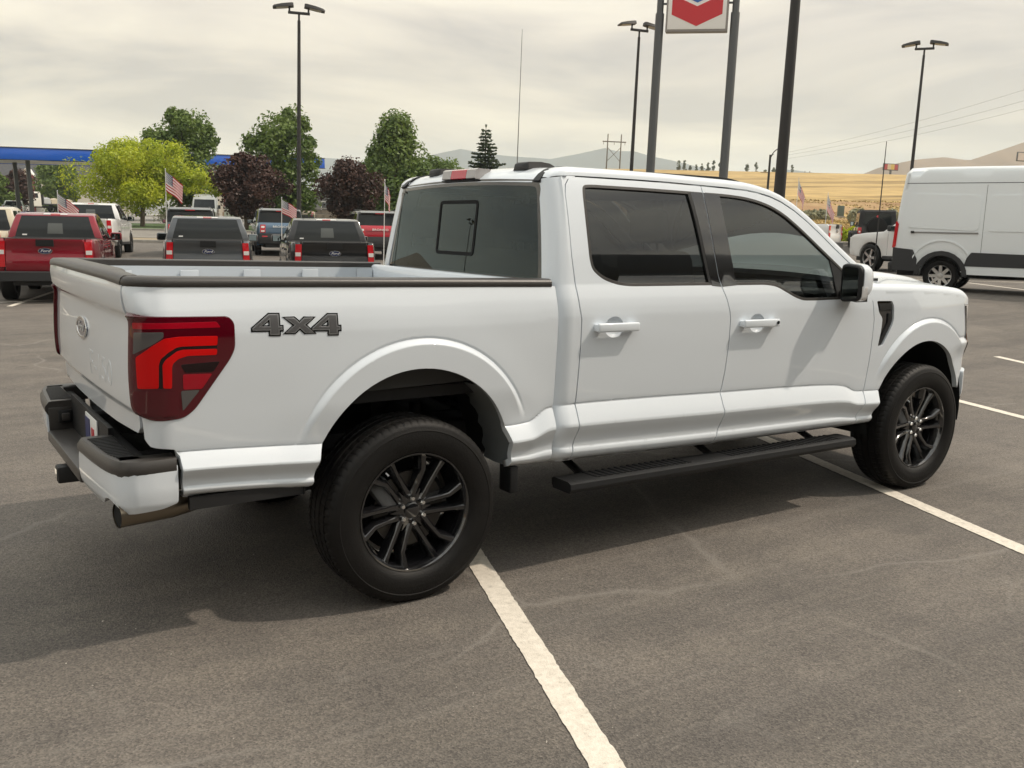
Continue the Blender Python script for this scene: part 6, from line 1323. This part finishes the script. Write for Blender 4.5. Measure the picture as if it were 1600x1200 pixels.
box('wall',(0,3,1.6),(12,6,3.2),mat('shop_grey',(.22,.22,.21),rough=.8),sh); box('roof',(0,3,3.4),(13,7,.5),M_ROOF,sh,.05); box('brick_panel',(-3.2,-.05,2.2),(2.2,.12,3.2),mat('shop_brick',(.40,.17,.10),rough=.8,var=.2,vs=6),sh); box('door',(1.5,-.05,1.1),(1.1,.1,2.1),M_WIN,sh)
for x in (-.6,3.4,4.9): w_=box('window',(x,-.06,1.7),(1.2,.1,1.2),M_TRIM,sh); box('pane',(x,-.12,1.7),(1.0,.02,1.0),M_WIN,w_)
def flatbed():
    t=thing('flatbed_truck','white long-nosed work truck with a loaded flat bed by the houses','truck',LOC(127,-61.2),R_(208),None); P=paint('work_white',(.66,.64,.58),rough=.45)
    c=Car(t,1.15,[(0,1.),(1.5,1.),(2.6,.92),(3,.9)],-2.2,6.4,bow=.06,plan=.06)
    c.solid('cab',[(2.9,.75),(3.9,.75)]+arch(4.9,.6,.62,9)+[(5.6,.7),(6.1,.7),(6.2,1.35),(6.0,1.60),(4.75,1.78),(4.35,2.50),(4.2,2.62),(3.1,2.65),(2.95,2.5)],P,bev=.08)
    c.band('grille',[(6.2,.95),(6.17,1.42)],-.62,.62,M_GLOSSB,off=.01); c.solid('front_bumper',[(6.1,.5),(6.35,.5),(6.38,.85),(6.1,.85)],M_ALU,bev=.04)
    for s in (-1,1): c.side('side_window',[(3.35,1.85),(4.55,1.82),(4.28,2.42),(3.35,2.45)],M_GLBG,s); c.band('headlamp',[(6.19,1.0),(6.17,1.25)],s*.66,s*.95,M_LAMPW,off=.01,ny=3)
    c.band('windshield',[(4.72,1.84),(4.38,2.46)],-.88,.88,M_GLBG,off=.01)
    c.solid('bed',[(-2.2,1.0),(2.7,1.0),(2.7,1.16),(-2.2,1.16)],M_CLAD,bev=.02); c.solid('bulkhead',[(2.55,1.1),(2.7,1.1),(2.7,2.3),(2.55,2.3)],M_CLAD,bev=.02)
    rr=np.random.default_rng(4)
    for i in range(4): sweep('load_bundle',[[(-1.9+1.1*i+xx,y*1.0,1.17+z) for y,z in ((-.95,0),(.95,0),(.85,hh),(.2,hh+.12),(-.8,hh))] for xx,hh in ((0,.35),(.1,.55+.1*i*.5),(.85,.5),(1.0,.3))],[mat('tarp_tan',(.42,.36,.27),rough=.8),mat('tarp_grey',(.35,.36,.36),rough=.8)][i%2],t,sharp=30)
    box('chassis',(1.5,0,.75),(7.0,.9,.25),M_STEEL,t); mirrors(c,4.3,2.0,M_CLAD,sz=(.15,.2,.45),out=.2); wheels(c,(-1.2,0,4.9),.52,.3,mat('wheel_grey',(.45,.44,.42),rough=.5),'truck',.0)
flatbed()
def front_van(label,d,s,rz,col,sc=1.):
    t=thing('distant_van',label,'van',LOC(d,s),rz,'vehicles at the fuel station'); P=paint('paint_'+label[:20],col)
    c=Car(t,.98*sc,[(0,.96),(1.,1.),(1.4,.98),(2.4,.86),(2.8,.8)],-1.0,4.4,bow=.08,plan=.10)
    c.solid('body',[(-.95,.4),(-.5,.4)]+arch(0,.36,.42,9)+[(.5,.36),(3.0,.36)]+arch(3.45,.36,.42,9)+[(4.2,.4),(4.38,.6),(4.35,1.05),(4.15,1.22),(3.75,1.32),(3.15,2.15),(2.9,2.42),(2.3,2.52),(-.85,2.5),(-.95,2.3)],P,bev=.09)
    c.band('windshield',[(3.72,1.38),(3.22,2.08)],-.86,.86,M_GLBG,off=.008); c.band('grille',[(4.375,.65),(4.36,1.02)],-.5,.5,M_GLOSSB,off=.008)
    for s_ in (-1,1): c.side('side_window',[(2.3,1.4),(3.5,1.36),(3.1,1.95),(2.3,2.0)],M_GLBG,s_); c.band('headlamp',[(4.37,.75),(4.33,1.08)],s_*.56,s_*.96,M_LAMPW,off=.008,ny=3)
    mirrors(c,3.45,1.5,M_CLAD,sz=(.14,.22,.3),out=.18); wheels(c,(0,3.45),.36,.24,M_RIMD,'fvan')
front_van('white van facing the street beside the grey pickup roof',80,-25.9,R_(56+180+15),(.72,.72,.70)); front_van('white van partly hidden by the yellow-green tree foliage',118,-43.0,R_(56+90),(.72,.72,.70)); 
suv('beige suv facing away by the stone wall',LOC(104,-22.8),R_(66),(.42,.37,.28),'vehicles at the fuel station'); pickup('small pale pickup facing away under the fuel canopy',LOC(92,-48.5),R_(80),(.45,.50,.45),'vehicles at the fuel station')
yb_=thing('yard_sign','small pale board sign on the lawn behind the grey pickup','sign',LOC(70,-20.9,.13),0); plumb(yb_,yb); box('board',(0,0,1.0),(1.05,.05,.9),M_FW,yb_,.01)
for x in (-.4,.4): tube('leg',[(x,.04,-.1),(x,.04,1.4)],.03,M_POLE2,yb_,6)
# ---- mast, power line frames, wires, hoardings
ma=thing('radio_mast','thin far radio mast above the pickup roof','mast',LOC(163,0),0); plumb(ma); tube('mast',[(0,0,0),(0,0,12),(0,0,26.5)],[.10,.07,.04],M_POLE2,ma,6); tube('tip',[(0,0,26.4),(0,0,27.5)],.03,M_POLE2,ma,5)
M_WOOD=mat('grey_timber',(.14,.12,.10),rough=.9)
def hframe(label,d,s,H=11.5,w=4.6,dz=0.):
    t=thing('power_pole',label,'power pole',LOC(d,s,dz),0,'power line frames on the horizon'); plumb(t,yb+.1)
    for k in (-1,1): tube('pole',[(k*w/2,0,-1),(k*w/2,0,H)],[.24,.18],M_WOOD,t,7); tube('cross_brace',[(k*w/2,0,2.5),(-k*w/2,0,H*.62)],.09,M_WOOD,t,5)
    box('crossarm',(0,0,H*.78),(w*1.75,.25,.35),M_WOOD,t)
    for x in (-w*.8,0,w*.8): tube('insulator',[(x,0,H*.78),(x,0,H*.78-1.0)],.1,M_CONC,t,6)
hframe('timber H-frame power pole near the radio mast',327,32.8); hframe('small timber power frame on the crest by the far barn',470,142,10,2.4,-1.)
for k,(z0,z1) in enumerate(((46,34.5),(42.5,33.4),(40,32.0))):
    t_=tube('power_wire',[np.array(LOC(250+ (400-250)*u,150+(112-150)*u))*[1,1,0]+np.array([0,0,z0+(z1-z0)*u-3.5*4*u*(1-u)*.5]) for u in np.linspace(0,1,14)],.03,M_POLE,None,4); tag(t_,'long thin power wire sloping across the sky above the field','wire','power wires over the field')
def hoarding(label,d,s,z,w,h,cols,zg):
    t=thing('billboard',label,'billboard',LOC(d,s),0,'billboards on the crest'); plumb(t,yb+.15)
    tube('post',[(0,0,-1),(0,0,z)],.45,M_POLE2,t,10); box('frame',(0,.3,z+h/2),(w+.6,.5,h+.6),M_POLE2,t,.05)
    n=len(cols); 
    for i,cc in enumerate(cols): box('poster',(-w/2+w/n*(i+.5),.0,z+h/2),(w/n,.08,h),mat('poster_%s_%d'%(label[:6],i),cc,rough=.5),t)
hoarding('red and yellow billboard on the field crest',389,151.2,5.2,6.0,2.1,((.42,.04,.05),(.6,.5,.35),(.62,.45,.10),(.40,.04,.05)),0); hoarding('white and red billboard above the cargo van roof',338,180.5,6.0,11,2.6,((.62,.55,.52),(.60,.20,.16),(.65,.6,.55)),0)
bn=thing('far_barn','dark far barn with a pitched roof on the crest','barn',LOC(385,119,-.5),0); plumb(bn,yb+.3); sweep('barn_body',[[(-1.9,y,0),(1.9,y,0),(1.9,y,1.5),(0,y,2.9),(-1.9,y,1.5)] for y in (0,5)],mat('barn_brown',(.11,.085,.075),rough=.9),bn,sharp=20); sweep('barn_roof',[[(-2.2,y,1.3),(0,y,2.95),(2.2,y,1.3),(2.2,y,1.5),(0,y,3.15),(-2.2,y,1.5)] for y in (-.3,5.3)],M_ROOF,bn,sharp=20)
eb=thing('utility_cabinet','small green utility box on the dirt bank','cabinet',LOC(92,31.3,.1),0); plumb(eb,yb); box('cabinet',(0,0,.5),(.55,.45,1.05),mat('cab_green',(.09,.12,.10),rough=.6),eb,.03); box('plinth',(0,0,-.05),(.7,.6,.2),M_CONC,eb)
# ================================================================== the showroom behind the viewer, mirrored in the windows
def showroom():
    t=thing('showroom','long low dark-glazed showroom mirrored in the pickup windows','building',(0,-14.0,0),0)
    Wd=56.; H=5.6; box('rear_wall',(-2,-9,H/2),(Wd,17.4,H),mat('showroom_dark',(.06,.06,.062),rough=.6),t); box('fascia',(-2,-8.6,H+.3),(Wd+2,19.5,1.1),mat('fascia_grey',(.16,.165,.17),rough=.35,metal=.4),t,.05); box('kerb_step',(-2,.9,.08),(Wd,2.2,.16),M_CONC,t)
    for k in range(18):
        x=-28.6+3.13*k; box('mullion',(x,-.2,H/2),(.12,.2,H),M_POLE,t)
        if k<17: mk('glass_pane',[(x+.06,-.25,.2),(x+3.07,-.25,.2),(x+3.07,-.25,H-.1),(x+.06,-.25,H-.1)],[(0,1,2,3)],M_GLBG,t)
showroom()
